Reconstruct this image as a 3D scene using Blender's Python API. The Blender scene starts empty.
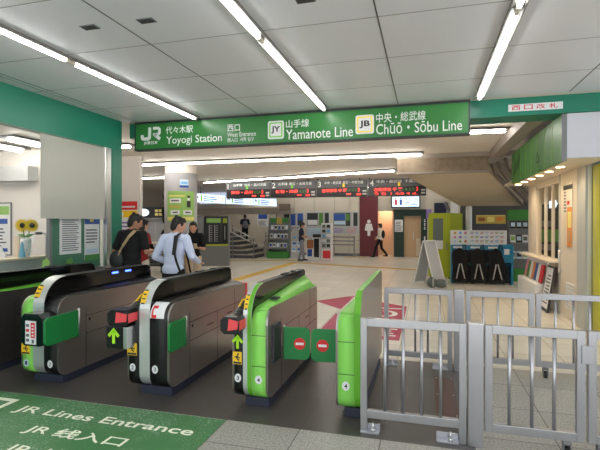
import bpy, bmesh, math, random
from mathutils import Vector, Matrix
random.seed(7)
R = math.radians
scn = bpy.context.scene
COL = scn.collection

# ------------------------------------------------------------------ camera, world, exposure
cam_d = bpy.data.cameras.new('camera'); cam = bpy.data.objects.new('camera', cam_d); COL.objects.link(cam)
cam_d.sensor_width = 36.0; cam_d.lens = 27.0; cam_d.clip_start = 0.05; cam_d.clip_end = 200
cam.location = (0, 0, 1.55); cam.rotation_euler = (R(90 - 0.25), 0, R(15.65))
scn.camera = cam
scn.view_settings.view_transform = 'Standard'; scn.view_settings.look = 'None'
scn.view_settings.gamma = 1.0; scn.view_settings.use_curve_mapping = False
scn.view_settings.exposure = 0.62
W = bpy.data.worlds.new('daylight'); scn.world = W; W.use_nodes = True
wb = W.node_tree.nodes['Background']; wb.inputs[0].default_value = (0.93, 0.97, 1.0, 1); wb.inputs[1].default_value = 1.3
sun_d = bpy.data.lights.new('sun', 'SUN'); sun_d.energy = 4.0; sun_d.angle = R(3); sun_d.color = (1, 1, 1)
sun = bpy.data.objects.new('sun', sun_d); sun.rotation_euler = (R(32), 0, R(6)); sun.location = (0, -10, 12); COL.objects.link(sun)   # outside, behind the photographer
TUBE = 15.5        # strength of the fluorescent tubes
CEIL = 3.16

# ------------------------------------------------------------------ materials
def lin(c):
    return tuple(((v/255)/12.92 if v/255 <= 0.04045 else ((v/255+0.055)/1.055)**2.4) for v in c) + (1.0,)
MATS = {}
def mat(name, c, rough=0.5, metal=0.0, emit=0.0, spec=0.5, var=0.0, scale=8.0, bump=0.0, trans=0.0, alpha=1.0, coat=0.0, stretch=None):
    if name in MATS: return MATS[name]
    m = bpy.data.materials.new(name); m.use_nodes = True; nt = m.node_tree; b = nt.nodes['Principled BSDF']
    col = lin(c); b.inputs['Base Color'].default_value = col
    b.inputs['Roughness'].default_value = rough; b.inputs['Metallic'].default_value = metal
    b.inputs['Specular IOR Level'].default_value = spec; b.inputs['Coat Weight'].default_value = coat
    if trans: b.inputs['Transmission Weight'].default_value = trans
    if alpha < 1: b.inputs['Alpha'].default_value = alpha
    if emit:
        b.inputs['Emission Color'].default_value = col; b.inputs['Emission Strength'].default_value = emit
    if var or bump:
        tc = nt.nodes.new('ShaderNodeTexCoord'); n = nt.nodes.new('ShaderNodeTexNoise'); n.inputs['Scale'].default_value = scale; n.inputs['Detail'].default_value = 5
        if stretch:
            mp = nt.nodes.new('ShaderNodeMapping'); mp.inputs['Scale'].default_value = stretch
            nt.links.new(tc.outputs['Object'], mp.inputs[0]); nt.links.new(mp.outputs[0], n.inputs['Vector'])
        else: nt.links.new(tc.outputs['Object'], n.inputs['Vector'])
        if var:
            mx = nt.nodes.new('ShaderNodeMix'); mx.data_type = 'RGBA'
            mx.inputs[6].default_value = tuple(v*(1-var) for v in col[:3])+(1,); mx.inputs[7].default_value = tuple(min(1, v*(1+var)) for v in col[:3])+(1,)
            nt.links.new(n.outputs['Fac'], mx.inputs[0]); nt.links.new(mx.outputs[2], b.inputs['Base Color'])
        if bump:
            bp = nt.nodes.new('ShaderNodeBump'); bp.inputs['Strength'].default_value = bump; bp.inputs['Distance'].default_value = 0.01
            nt.links.new(n.outputs['Fac'], bp.inputs['Height']); nt.links.new(bp.outputs[0], b.inputs['Normal'])
    MATS[name] = m; return m

def tile_mat(name, c, c_joint, size, ox, oy, rough, speck=0.0, speck_scale=180, joint=0.006, var=0.06, spec=0.5):
    m = bpy.data.materials.new(name); m.use_nodes = True; nt = m.node_tree; b = nt.nodes['Principled BSDF']
    N = nt.nodes.new; L = nt.links.new
    g = N('ShaderNodeNewGeometry'); sx = N('ShaderNodeSeparateXYZ'); L(g.outputs['Position'], sx.inputs[0])
    def edge(out, off):
        a = N('ShaderNodeMath'); a.operation = 'SUBTRACT'; L(out, a.inputs[0]); a.inputs[1].default_value = off
        d = N('ShaderNodeMath'); d.operation = 'DIVIDE'; L(a.outputs[0], d.inputs[0]); d.inputs[1].default_value = size
        p = N('ShaderNodeMath'); p.operation = 'PINGPONG'; L(d.outputs[0], p.inputs[0]); p.inputs[1].default_value = 0.5
        q = N('ShaderNodeMath'); q.operation = 'LESS_THAN'; L(p.outputs[0], q.inputs[0]); q.inputs[1].default_value = joint/size/2*1.0
        f = N('ShaderNodeMath'); f.operation = 'FLOOR'; L(d.outputs[0], f.inputs[0])
        return q, f
    qx, fx = edge(sx.outputs[0], ox); qy, fy = edge(sx.outputs[1], oy)
    mx = N('ShaderNodeMath'); mx.operation = 'MAXIMUM'; L(qx.outputs[0], mx.inputs[0]); L(qy.outputs[0], mx.inputs[1])
    cb = N('ShaderNodeCombineXYZ'); L(fx.outputs[0], cb.inputs[0]); L(fy.outputs[0], cb.inputs[1])
    wn = N('ShaderNodeTexWhiteNoise'); L(cb.outputs[0], wn.inputs[0])
    no = N('ShaderNodeTexNoise'); no.inputs['Scale'].default_value = speck_scale; no.inputs['Detail'].default_value = 2; L(g.outputs['Position'], no.inputs['Vector'])
    n2 = N('ShaderNodeTexNoise'); n2.inputs['Scale'].default_value = 1.7; n2.inputs['Detail'].default_value = 4; L(g.outputs['Position'], n2.inputs['Vector'])
    col = lin(c)
    def mul(a_out, lo, hi, prev):
        r = N('ShaderNodeMapRange'); r.inputs[3].default_value = lo; r.inputs[4].default_value = hi; r.inputs[1].default_value = 0.25; r.inputs[2].default_value = 0.75; L(a_out, r.inputs[0])
        v = N('ShaderNodeVectorMath'); v.operation = 'SCALE'; 
        if prev is None: v.inputs[0].default_value = col[:3]
        else: L(prev, v.inputs[0])
        L(r.outputs[0], v.inputs['Scale']); return v.outputs[0]
    o = mul(wn.outputs['Value'], 1-var, 1+var, None); o = mul(no.outputs['Fac'], 1-speck, 1+speck, o); o = mul(n2.outputs['Fac'], 1-var, 1+var, o)
    fin = N('ShaderNodeMix'); fin.data_type = 'RGBA'; L(mx.outputs[0], fin.inputs[0]); L(o, fin.inputs[6]); fin.inputs[7].default_value = lin(c_joint)
    L(fin.outputs[2], b.inputs['Base Color']); b.inputs['Roughness'].default_value = rough; b.inputs['Specular IOR Level'].default_value = spec
    MATS[name] = m; return m

def scuffed(name, c, scuff, rough=0.5):
    m = mat(name, c, rough); nt = m.node_tree; N = nt.nodes.new; L = nt.links.new; b = nt.nodes['Principled BSDF']
    g = N('ShaderNodeNewGeometry'); a = N('ShaderNodeTexNoise'); a.inputs['Scale'].default_value = 1.6; a.inputs['Detail'].default_value = 3; L(g.outputs['Position'], a.inputs['Vector'])
    f = N('ShaderNodeTexNoise'); f.inputs['Scale'].default_value = 60; f.inputs['Detail'].default_value = 3; L(g.outputs['Position'], f.inputs['Vector'])
    r1 = N('ShaderNodeMapRange'); r1.inputs[1].default_value = 0.42; r1.inputs[2].default_value = 0.60; L(a.outputs['Fac'], r1.inputs[0])
    r2 = N('ShaderNodeMapRange'); r2.inputs[1].default_value = 0.55; r2.inputs[2].default_value = 0.60; L(f.outputs['Fac'], r2.inputs[0])
    mu = N('ShaderNodeMath'); mu.operation = 'MULTIPLY'; L(r1.outputs[0], mu.inputs[0]); L(r2.outputs[0], mu.inputs[1])
    r3 = N('ShaderNodeMapRange'); r3.inputs[1].default_value = 0.3; r3.inputs[2].default_value = 0.8; r3.inputs[3].default_value = 0.0; r3.inputs[4].default_value = 0.25; L(a.outputs['Fac'], r3.inputs[0])
    ad = N('ShaderNodeMath'); ad.operation = 'ADD'; ad.use_clamp = True; L(mu.outputs[0], ad.inputs[0]); L(r3.outputs[0], ad.inputs[1])
    mx = N('ShaderNodeMix'); mx.data_type = 'RGBA'; L(ad.outputs[0], mx.inputs[0]); mx.inputs[6].default_value = lin(c); mx.inputs[7].default_value = lin(scuff); L(mx.outputs[2], b.inputs['Base Color'])
    return m

M = {}
def defm(k, *a, **kw): M[k] = mat(k, *a, **kw)
defm('white', (236, 236, 236), 0.45); defm('paper', (232, 233, 235), 0.6); defm('black', (16, 16, 18), 0.35); defm('black_gloss', (9, 9, 11), 0.14, coat=0.3)
defm('black_cloth', (17, 17, 19), 0.9); defm('dark_grey', (52, 53, 56), 0.5); defm('mid_grey', (120, 121, 123), 0.5); defm('light_grey', (186, 187, 188), 0.5)
defm('grey_text', (96, 98, 104), 0.6); defm('navy', (32, 36, 62), 0.7)
defm('plinth', (44, 48, 66), 0.5)
defm('ceil_panel', (230, 231, 238), 0.32, var=0.03, scale=1.2); defm('seam', (92, 92, 92), 0.6); defm('seam_light', (140, 140, 140), 0.4)
defm('hall_ceiling', (238, 231, 222), 0.6, var=0.04, scale=1.0)
defm('beam_green', (30, 126, 102), 0.35); defm('sign_green', (50, 128, 58), 0.3); defm('letter_white', (240, 244, 240), 0.45)
defm('floor_letter', (252, 252, 232), 0.5); defm('sign_frame', (52, 60, 60), 0.4, metal=0.3); defm('metal_light', (222, 222, 224), 0.32, metal=1.0)
defm('fence_steel', (184, 185, 190), 0.32, metal=0.95, var=0.1, scale=14, stretch=(1, 1, 0.15))
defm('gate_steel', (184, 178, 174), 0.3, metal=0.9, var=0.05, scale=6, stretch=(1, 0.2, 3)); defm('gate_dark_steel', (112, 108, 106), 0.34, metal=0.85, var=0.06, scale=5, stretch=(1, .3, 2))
defm('panel_seam', (34, 32, 32), 0.6); defm('spine', (208, 212, 210), 0.35, metal=0.55)
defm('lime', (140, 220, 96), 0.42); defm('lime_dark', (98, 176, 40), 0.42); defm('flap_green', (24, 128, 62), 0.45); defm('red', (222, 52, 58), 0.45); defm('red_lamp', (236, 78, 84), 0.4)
defm('sign_red', (214, 36, 40), 0.4); defm('yellow', (248, 206, 32), 0.5); defm('sticker_yellow', (250, 204, 40), 0.5); defm('blue_light', (60, 90, 255), 0.4, emit=5.0)
defm('arrow_lime', (160, 216, 40), 0.5, emit=0.12)
defm('tube', (255, 255, 252), 0.5, emit=TUBE); defm('tube_hall', (255, 250, 240), 0.5, emit=31.0); defm('trough', (104, 104, 102), 0.5); defm('trough_antiglow', (92, 90, 86), 0.6); defm('trough_edge', (120, 118, 114), 0.5)
defm('cream_wall', (214, 206, 192), 0.5, var=0.02, scale=2); defm('office_wall', (226, 220, 214), 0.6); defm('white_pillar', (170, 169, 173), 0.4)
defm('maroon', (104, 32, 44), 0.45); defm('green_dark', (20, 48, 40), 0.45); defm('wood_door', (206, 172, 134), 0.5, var=0.06, scale=3, stretch=(6, 6, .6))
defm('concrete', (178, 170, 158), 0.85, var=0.16, scale=5, bump=0.3); defm('soffit', (214, 196, 170), 0.7, var=0.06, scale=3); defm('dark_wall', (84, 84, 86), 0.7, var=0.05)
defm('rough_concrete', (150, 134, 116), 0.9, var=0.45, scale=9, bump=0.6); defm('pipe_pale', (164, 154, 146), 0.6); defm('pipe', (120, 104, 92), 0.5, metal=0.3)
defm('store_wall', (228, 216, 198), 0.45); defm('store_grey', (188, 190, 184), 0.45); defm('fascia_green', (54, 130, 50), 0.4); defm('fascia_dark', (30, 92, 36), 0.45); defm('box_white', (208, 210, 218), 0.4)
defm('yellow_panel', (192, 186, 18), 0.4); defm('lime_booth', (170, 184, 26), 0.45); defm('downlight', (255, 220, 160), 0.5, emit=14.0)
defm('blue_unit', (32, 132, 172), 0.45); defm('blue', (40, 84, 170), 0.5); defm('sky_blue', (110, 180, 232), 0.5); defm('pale_blue', (196, 218, 236), 0.5)
defm('lit_panel', (214, 234, 250), 0.4, emit=0.75); defm('lit_white', (236, 244, 255), 0.4, emit=0.8); defm('sky_pane', (190, 200, 226), 0.4, emit=0.55)
defm('led_board', (14, 14, 16), 0.3); defm('led_top', (84, 86, 92), 0.4); defm('led_red', (255, 66, 56), 0.5, emit=0.9); defm('led_green', (60, 110, 40), 0.5, emit=0.3)
defm('line_green', (110, 190, 60), 0.5, emit=.2); defm('line_yellow', (248, 214, 50), 0.5, emit=.2)
defm('magenta', (192, 52, 92), 0.5); defm('cover_plate', (96, 70, 60), 0.45, metal=0.4)
defm('tape_yellow', (216, 178, 52), 0.6, var=0.06)
defm('skin', (206, 156, 128), 0.55); defm('skin_tan', (178, 128, 102), 0.55); defm('hair', (18, 15, 14), 0.55); defm('shirt_blue', (212, 221, 246), 0.8, var=0.04, scale=10, bump=0.35)
defm('khaki', (170, 150, 112), 0.8); defm('navy_cloth', (28, 34, 58), 0.85); defm('grey_cloth', (140, 142, 150), 0.85); defm('cream_cloth', (222, 214, 198), 0.85); defm('red_cloth', (150, 28, 34), 0.8); defm('brown_leather', (146, 84, 42), 0.6); defm('beige', (214, 190, 160), 0.8)
defm('petal', (250, 214, 30), 0.6); defm('seed', (34, 22, 14), 0.8); defm('leaf', (84, 140, 60), 0.6); defm('vase_blue', (110, 176, 206), 0.35); defm('shelf_top', (224, 208, 184), 0.5)
defm('pale_green', (150, 196, 104), 0.5); defm('pale_yellow', (238, 222, 130), 0.5); defm('orange', (226, 140, 60), 0.5); defm('pink', (232, 150, 170), 0.5); defm('purple', (150, 120, 190), 0.5); defm('photo_grey', (100, 110, 108), 0.5); defm('photo_dark', (38, 42, 44), 0.5); defm('green_mid', (62, 140, 60), 0.5); defm('tan', (206, 160, 110), 0.5); defm('gold', (206, 176, 84), 0.5)
defm('steel_grey', (128, 130, 132), 0.45, metal=0.3); defm('clear_plastic', (206, 212, 216), 0.3, alpha=0.6)
defm('glass', (120, 130, 128), 0.03, alpha=0.07, spec=0.5); defm('frosted', (196, 196, 186), 0.45, alpha=0.78)
defm('office_panel', (60, 120, 92), 0.5)
tile_mat('cream_tile', (226, 220, 208), (184, 176, 162), 0.6, -0.31, 5.24, 0.3, speck=0.05, speck_scale=90, joint=0.012, var=0.05, spec=0.5); M['cream_tile'] = MATS['cream_tile']
tile_mat('granite_tile', (168, 165, 158), (84, 80, 74), 0.6, -0.91, 2.89, 0.55, speck=0.45, speck_scale=70, joint=0.007, var=0.05); M['granite_tile'] = MATS['granite_tile']
tile_mat('dark_tile', (78, 74, 71), (58, 55, 53), 0.6, -0.31, 3.25, 0.36, speck=0.08, joint=0.006, var=0.08); M['dark_tile'] = MATS['dark_tile']
M['mat_green'] = scuffed('mat_green', (58, 122, 66), (150, 178, 150), 0.5)

# ------------------------------------------------------------------ mesh helpers
class MB:
    def __init__(s): s.v = []; s.f = []; s.fm = []; s.smooth = []
    def add(s, vs, fs, m=0, sm=False):
        b = len(s.v); s.v += [Vector(p) for p in vs]
        for f in fs: s.f.append([i+b for i in f]); s.fm.append(m); s.smooth.append(sm)
        return s
    def box(s, x0, x1, y0, y1, z0, z1, m=0):
        return s.add([(x0,y0,z0),(x1,y0,z0),(x1,y1,z0),(x0,y1,z0),(x0,y0,z1),(x1,y0,z1),(x1,y1,z1),(x0,y1,z1)],
                     [(0,3,2,1),(4,5,6,7),(0,1,5,4),(1,2,6,5),(2,3,7,6),(3,0,4,7)], m)
    def prism(s, pts, a0, a1, axis='x', m=0, sm=False):   # pts in the other two axes, in order
        def P(p, a): return (a, p[0], p[1]) if axis == 'x' else (p[0], a, p[1]) if axis == 'y' else (p[0], p[1], a)
        n = len(pts); vs = [P(p, a0) for p in pts] + [P(p, a1) for p in pts]
        s.add(vs, [list(range(n))[::-1], list(range(n, 2*n))], m)
        return s.add(vs, [(i, (i+1) % n, n+(i+1) % n, n+i) for i in range(n)], m, sm)
    def strip(s, ptsA, ptsB, m=0, sm=True):               # surface between two 3D polylines
        n = len(ptsA)
        return s.add(list(ptsA)+list(ptsB), [(i, i+1, n+i+1, n+i) for i in range(n-1)], m, sm)
    def band(s, pts, x0, x1, t, m=0):                      # thick strip that follows a (y,z) polyline
        n = len(pts); nor = []
        for i in range(n):
            a = pts[max(0, i-1)]; b = pts[min(n-1, i+1)]; d = Vector((b[0]-a[0], b[1]-a[1])).normalized(); nor.append(Vector((-d.y, d.x)))
        out = [(p[0]+q.x*t, p[1]+q.y*t) for p, q in zip(pts, nor)]
        return s.prism(out + list(pts)[::-1], x0, x1, 'x', m)
    def cyl(s, p0, p1, r0, r1=None, n=12, m=0, caps=True):
        r1 = r0 if r1 is None else r1; p0 = Vector(p0); p1 = Vector(p1); d = (p1-p0).normalized()
        u = d.orthogonal().normalized(); w = d.cross(u)
        ring = lambda p, r: [p+(u*math.cos(2*math.pi*i/n)+w*math.sin(2*math.pi*i/n))*r for i in range(n)]
        vs = ring(p0, r0)+ring(p1, r1)
        s.add(vs, [(i, (i+1) % n, n+(i+1) % n, n+i) for i in range(n)], m, True)
        if caps: s.add(vs, [list(range(n))[::-1], list(range(n, 2*n))], m)
        return s
    def tube(s, pts, r, n=8, m=0):
        for a, b in zip(pts[:-1], pts[1:]): s.cyl(a, b, r, r, n, m)
        for p in pts[1:-1]: s.ell(p, (r, r, r), n, 6, m)
        return s
    def ell(s, c, r, n=14, k=9, m=0, rot=None):
        c = Vector(c); vs = [Vector((0, 0, r[2]))]
        for j in range(1, k):
            t = math.pi*j/k
            for i in range(n):
                a = 2*math.pi*i/n; vs.append(Vector((r[0]*math.sin(t)*math.cos(a), r[1]*math.sin(t)*math.sin(a), r[2]*math.cos(t))))
        vs.append(Vector((0, 0, -r[2])))
        if rot: vs = [rot @ v for v in vs]
        fs = [(0, 1+i, 1+(i+1) % n) for i in range(n)]
        for j in range(k-2):
            b = 1+j*n
            fs += [(b+i, b+n+i, b+n+(i+1) % n, b+(i+1) % n) for i in range(n)]
        b = 1+(k-2)*n; e = len(vs)-1; fs += [(b+i, e, b+(i+1) % n) for i in range(n)]
        return s.add([v+c for v in vs], fs, m, True)
    def cap(s, p0, p1, r0, r1, n=12):
        s.cyl(p0, p1, r0, r1, n); s.ell(p0, (r0,)*3, n, 8); return s.ell(p1, (r1,)*3, n, 8)
    def lathe(s, c, prof, n=24, m=0):
        vs = []
        for (r, z) in prof:
            for i in range(n): a = 2*math.pi*i/n; vs.append((c[0]+r*math.cos(a), c[1]+r*math.sin(a), c[2]+z))
        fs = []
        for j in range(len(prof)-1): fs += [(j*n+i, j*n+(i+1) % n, (j+1)*n+(i+1) % n, (j+1)*n+i) for i in range(n)]
        s.add(vs, fs, m, True)
        return s.add(vs, [list(range(n))[::-1], list(range((len(prof)-1)*n, len(prof)*n))], m)
    def xf(s, mtx): s.v = [mtx @ p for p in s.v]; return s
    def empty(s): return not s.v

def finish_mesh(name, mb, mats, off=Vector()):
    me = bpy.data.meshes.new(name)
    me.from_pydata([tuple(p-off) for p in mb.v], [], mb.f)
    for m in (mats if isinstance(mats, (list, tuple)) else [mats]): me.materials.append(M[m] if isinstance(m, str) else m)
    me.polygons.foreach_set('material_index', mb.fm); me.polygons.foreach_set('use_smooth', mb.smooth)
    bm = bmesh.new(); bm.from_mesh(me); bmesh.ops.remove_doubles(bm, verts=bm.verts, dist=1e-5) if len(bm.verts) < 60000 else None
    bmesh.ops.recalc_face_normals(bm, faces=bm.faces); bm.to_mesh(me); bm.free()
    return me
def bevel(o, w, seg=2):
    b = o.modifiers.new('bevel', 'BEVEL'); b.width = w; b.segments = seg; b.limit_method = 'ANGLE'; b.angle_limit = R(40)
def wpos(o):
    return (o.location + wpos(o.parent)) if o.parent else Vector(o.location)
def part(name, mb, mats, parent, bev=0, label=None):      # mb is in the place's coordinates
    if hasattr(mb, 'u') and name == 'lettering':           # one mesh per word
        par = list(range(len(mb.v)))
        def find(i):
            while par[i] != i: par[i] = par[par[i]]; i = par[i]
            return i
        for f in mb.f:
            for i in f[1:]: par[find(i)] = find(f[0])
        ext = {}
        for i, p in enumerate(mb.v):
            x = p.dot(mb.u); r = find(i); e = ext.get(r, (x, x)); ext[r] = (min(e[0], x), max(e[1], x))
        groups = []; end = None
        for r, e in sorted(ext.items(), key=lambda q: q[1]):
            if end is None or e[0]-end > 0.24*mb.h: groups.append(set())
            groups[-1].add(r); end = e[1] if end is None else max(end, e[1])
        if len(groups) > 1:
            for g in groups:
                q = MB(); idx = {}
                for i, p in enumerate(mb.v):
                    if find(i) in g: idx[i] = len(q.v); q.v.append(p)
                for f, m_, sm in zip(mb.f, mb.fm, mb.smooth):
                    if f[0] in idx: q.f.append([idx[i] for i in f]); q.fm.append(m_); q.smooth.append(sm)
                last = part(name, q, mats, parent, bev, label)
            return last
    me = finish_mesh(name, mb, mats, wpos(parent)); o = bpy.data.objects.new(name, me); COL.objects.link(o); o.parent = parent
    if bev: bevel(o, bev)
    if label: o['label'] = label
    return o
def base_of(mb):
    xs = [p.x for p in mb.v]; ys = [p.y for p in mb.v]; zs = [p.z for p in mb.v]
    return Vector(((min(xs)+max(xs))/2, (min(ys)+max(ys))/2, min(zs)))
def tag(o, label, cat, group=None, kind=None):
    o['label'] = label; o['category'] = cat
    if group: o['group'] = group
    if kind: o['kind'] = kind
    return o
def solo(name, mb, mats, label, cat, group=None, bev=0):   # a thing that is one mesh
    b = base_of(mb); o = bpy.data.objects.new(name, finish_mesh(name, mb, mats, b)); o.location = b; COL.objects.link(o)
    if bev: bevel(o, bev)
    return tag(o, label, cat, group)
def thing(name, label, cat, loc=(0, 0, 0), group=None):
    o = bpy.data.objects.new(name, None); o.location = loc; o.empty_display_size = 0.1; COL.objects.link(o)
    return tag(o, label, cat, group)
def struct(name, mb, mats, label, cat='structure', parent=None, bev=0):
    if parent is not None: return part(name, mb, mats, parent, bev)
    o = solo(name, mb, mats, label, cat, bev=bev); o['kind'] = 'structure'; return o
def copy_thing(o, loc, label, group=None):
    c = o.copy(); COL.objects.link(c); c.location = loc; c['label'] = label
    if group: c['group'] = group
    for ch in o.children:
        d = ch.copy(); COL.objects.link(d); d.parent = c
        for g in ch.children: e = g.copy(); COL.objects.link(e); e.parent = d
    return c
def rot_at(x, y, a): return Matrix.Translation((x, y, 0)) @ Matrix.Rotation(R(a), 4, 'Z')
ORD = ['first', 'second', 'third', 'fourth', 'fifth', 'sixth', 'seventh', 'eighth', 'ninth', 'tenth']

def text_mb(body, o, u, v, w=None, h=None, bold=0.0, depth=0.002, shear=0.0, m=0):
    """lettering as a mesh: o = lower-left corner, u/v unit directions, w/h fitted size"""
    c = bpy.data.curves.new('t', 'FONT'); c.body = body; c.size = 1; c.extrude = 0.5; c.offset = bold; c.shear = shear; c.resolution_u = 3
    ob = bpy.data.objects.new('t', c); COL.objects.link(ob)
    dg = bpy.context.evaluated_depsgraph_get(); dg.update(); me = bpy.data.meshes.new_from_object(ob.evaluated_get(dg), depsgraph=dg)
    mb = MB(); vs = [p.co.copy() for p in me.vertices]
    if vs:
        x0 = min(p.x for p in vs); x1 = max(p.x for p in vs); y0 = min(p.y for p in vs); y1 = max(p.y for p in vs)
        sx = w/(x1-x0) if w else None; sy = h/(y1-y0) if h else None
        sx = sx or sy; sy = sy or sx
        o = Vector(o); u = Vector(u); v = Vector(v); n = u.cross(v)
        mb.add([o+u*((p.x-x0)*sx)+v*((p.y-y0)*sy)+n*((p.z+0.5)*depth) for p in vs], [list(f.vertices) for f in me.polygons], m)
    bpy.data.objects.remove(ob); bpy.data.curves.remove(c); bpy.data.meshes.remove(me)
    mb.u = Vector(u); mb.h = (y1-y0)*sy if vs else 1
    return mb
def ribbon(mb, pts, w, o, u, v, depth=0.002, m=0):         # thick polyline in the plane o,u,v
    o = Vector(o); u = Vector(u); v = Vector(v); n = u.cross(v); off = []
    for i, p in enumerate(pts):
        p = Vector(p); a = Vector(pts[i-1]) if i else None; b = Vector(pts[i+1]) if i < len(pts)-1 else None
        d1 = (p-a).normalized() if a else (b-p).normalized(); d2 = (b-p).normalized() if b else d1
        t = (d1+d2).normalized(); nn = Vector((-t.y, t.x)); k = min(2.0, 1/max(0.35, nn.dot(Vector((-d1.y, d1.x))))); off.append(nn*(w/2*k))
    for i in range(len(pts)-1):
        q = [Vector(pts[i])+off[i], Vector(pts[i])-off[i], Vector(pts[i+1])-off[i+1], Vector(pts[i+1])+off[i+1]]
        b0 = [o+u*p.x+v*p.y for p in q]; b1 = [p+n*depth for p in b0]
        mb.add(b0+b1, [(0,1,2,3),(7,6,5,4),(0,4,5,1),(1,5,6,2),(2,6,7,3),(3,7,4,0)], m)
    return mb
def slab(mb, o, u, v, x0, x1, y0, y1, d0, d1, m=0):        # box in the frame o,u,v (n = u x v, towards the viewer)
    o = Vector(o); u = Vector(u); v = Vector(v); n = u.cross(v)
    P = lambda x, y, d: o+u*x+v*y+n*d
    return mb.add([P(x0,y0,d0),P(x1,y0,d0),P(x1,y1,d0),P(x0,y1,d0),P(x0,y0,d1),P(x1,y0,d1),P(x1,y1,d1),P(x0,y1,d1)],
                  [(0,3,2,1),(4,5,6,7),(0,1,5,4),(1,2,6,5),(2,3,7,6),(3,0,4,7)], m)
def lines(mb, o, u, v, x0, x1, y0, y1, n, d, m, fill=0.45, ragged=0.3):   # rows of small print
    s = (y1-y0)/n
    for i in range(n):
        e = x1-(x1-x0)*random.uniform(0, ragged); slab(mb, o, u, v, x0, e, y0+i*s, y0+i*s+s*fill, d, d+0.0006, m)
def sheet(name, label, cat, o, u, v, w, h, bg, blocks, frame=None, group=None, t=0.008, fw=0.02, parent=None):
    """a flat board or print: blocks = (x0,x1,y0,y1,material) in fractions; ('L', ..., n) rows of print"""
    mats = [bg]; mb = MB()
    slab(mb, o, u, v, 0, w, 0, h, 0, t, 0)
    for bi, b in enumerate(blocks):
        e_ = bi*0.0005
        if b[0] == 'L':
            _, x0, x1, y0, y1, n, mt = b
            if mt not in mats: mats.append(mt)
            lines(mb, o, u, v, x0*w, x1*w, y0*h, y1*h, n, t+0.0002+e_, mats.index(mt))
        else:
            x0, x1, y0, y1, mt = b
            if mt not in mats: mats.append(mt)
            slab(mb, o, u, v, x0*w, x1*w, y0*h, y1*h, t, t+0.0010+e_, mats.index(mt))
    if parent is not None: return part(name, mb, mats, parent)
    if frame:
        b = base_of(mb); th = thing(name, label, cat, b, group); part('print', mb, mats, th)
        f = MB(); slab(f, o, u, v, -fw, 0, -fw, h+fw, 0, t+0.012); slab(f, o, u, v, w, w+fw, -fw, h+fw, 0, t+0.012)
        slab(f, o, u, v, 0, w, -fw, 0, 0, t+0.012); slab(f, o, u, v, 0, w, h, h+fw, 0, t+0.012); part('frame', f, frame, th)
        return th
    return solo(name, mb, mats, label, cat, group)
X, Y, Z = Vector((1,0,0)), Vector((0,1,0)), Vector((0,0,1))

# ------------------------------------------------------------------ the setting: floors
struct('floor', MB().box(-14, 7, 5.2, 26, -0.12, 0), 'cream_tile', 'cream tiled concourse floor beyond the ticket gates', 'floor')
mb = MB().box(-14, 9, -22, 3.25, -0.12, 0).box(0.33, 7, 3.25, 5.2, -0.12, 0)
struct('floor_granite', mb, 'granite_tile', 'grey speckled granite tiles in front of the gates and by the railings', 'floor')
struct('floor_gates', MB().box(-14, 0.33, 3.25, 5.2, -0.12, 0), 'dark_tile', 'dark grey floor band running between the ticket gates', 'floor')
mb = MB(); mb.box(0.08, 0.26, 3.77, 4.72, 0, 0.004, 0)
for yy in (3.8, 4.25, 4.69):
    for xx in (0.1, 0.24): mb.cyl((xx, yy, 0.004), (xx, yy, 0.006), 0.007, n=8, m=1)
solo('floor_cover_plate', mb, ['cover_plate', 'metal_light'], 'brown metal cover plate screwed to the floor behind the steel railing', 'cover plate')
# yellow guide strips
def path_strip(pts, w, label):
    mb = MB(); 
    for a, b in zip(pts[:-1], pts[1:]):
        a = Vector((*a, 0)); b = Vector((*b, 0)); d = (b-a).normalized(); n = Vector((-d.y, d.x, 0))*w/2
        q = [a+n, a-n, b-n, b+n]; mb.add([p+Z*0.0005 for p in q]+[p+Z*0.004 for p in q], [(0,1,2,3),(7,6,5,4),(0,4,5,1),(1,5,6,2),(2,6,7,3),(3,7,4,0)])
    k = max(1, 0)
    solo('tactile_paving', mb, 'tape_yellow', label, 'tactile paving', 'yellow guide strips on the concourse floor')
path_strip([(-5.0, 11.0), (-4.98, 17.0)], 0.3, 'yellow guide strip running away from the gates to the leaflet racks')
path_strip([(-4.83, 16.85), (-1.9, 15.9), (1.2, 14.9)], 0.3, 'yellow guide strip crossing the concourse to the lime booth')
path_strip([(-7.9, 17.2), (-5.15, 17.9)], 0.3, 'yellow guide strip along the foot of the stairs')
path_strip([(-3.6, 20.2), (-2.6, 20.2)], 0.3, 'short yellow guide strip at the foot of the cream back wall')
# magenta floor graphics
def flat(name, polys, mats, label, cat):
    mb = MB()
    for pts, m, z in polys: mb.prism(pts, z-0.001, z, 'z', m)
    return solo(name, mb, mats, label, cat)
flat('floor_sticker', [([(-2.11, 8.69), (-1.45, 9.57), (-0.97, 8.95), (-0.97, 7.5), (-1.54, 8.05)], 0, 0.003), ([(-1.48, 6.05), (-1.0, 6.05), (-1.0, 7.1), (-1.49, 7.6)], 0, 0.003)], ['magenta'], 'magenta arrow floor sticker pointing into the concourse beyond gate four', 'floor sticker')
t = thing('floor_sticker', 'magenta floor sticker with white print behind the steel railing', 'floor sticker', (-0.62, 7.4, 0))
part('sheet', MB().prism([(-0.92, 6.05), (-0.34, 6.05), (-0.34, 8.55), (-0.92, 8.95)], 0.001, 0.003, 'z'), 'magenta', t)
mb = MB()
for i in range(9): mb.box(-0.86, -0.40-0.04*(i % 3), 6.25+i*0.13, 6.31+i*0.13, 0.003, 0.004)
for k in range(8):
    a0 = math.pi*(k/7-0.5); a1 = math.pi*((k+1)/7-0.5)
    if k < 7: ribbon(mb, [(-0.72+0.22*math.cos(a0), 7.8+0.24*math.sin(a0)), (-0.72+0.22*math.cos(a1), 7.8+0.24*math.sin(a1))], 0.09, (0, 0, 0.003), X, Y, 0.001)
mb.box(-0.86, -0.42, 8.25, 8.33, 0.003, 0.004)
part('print', mb, 'letter_white', t)
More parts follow.
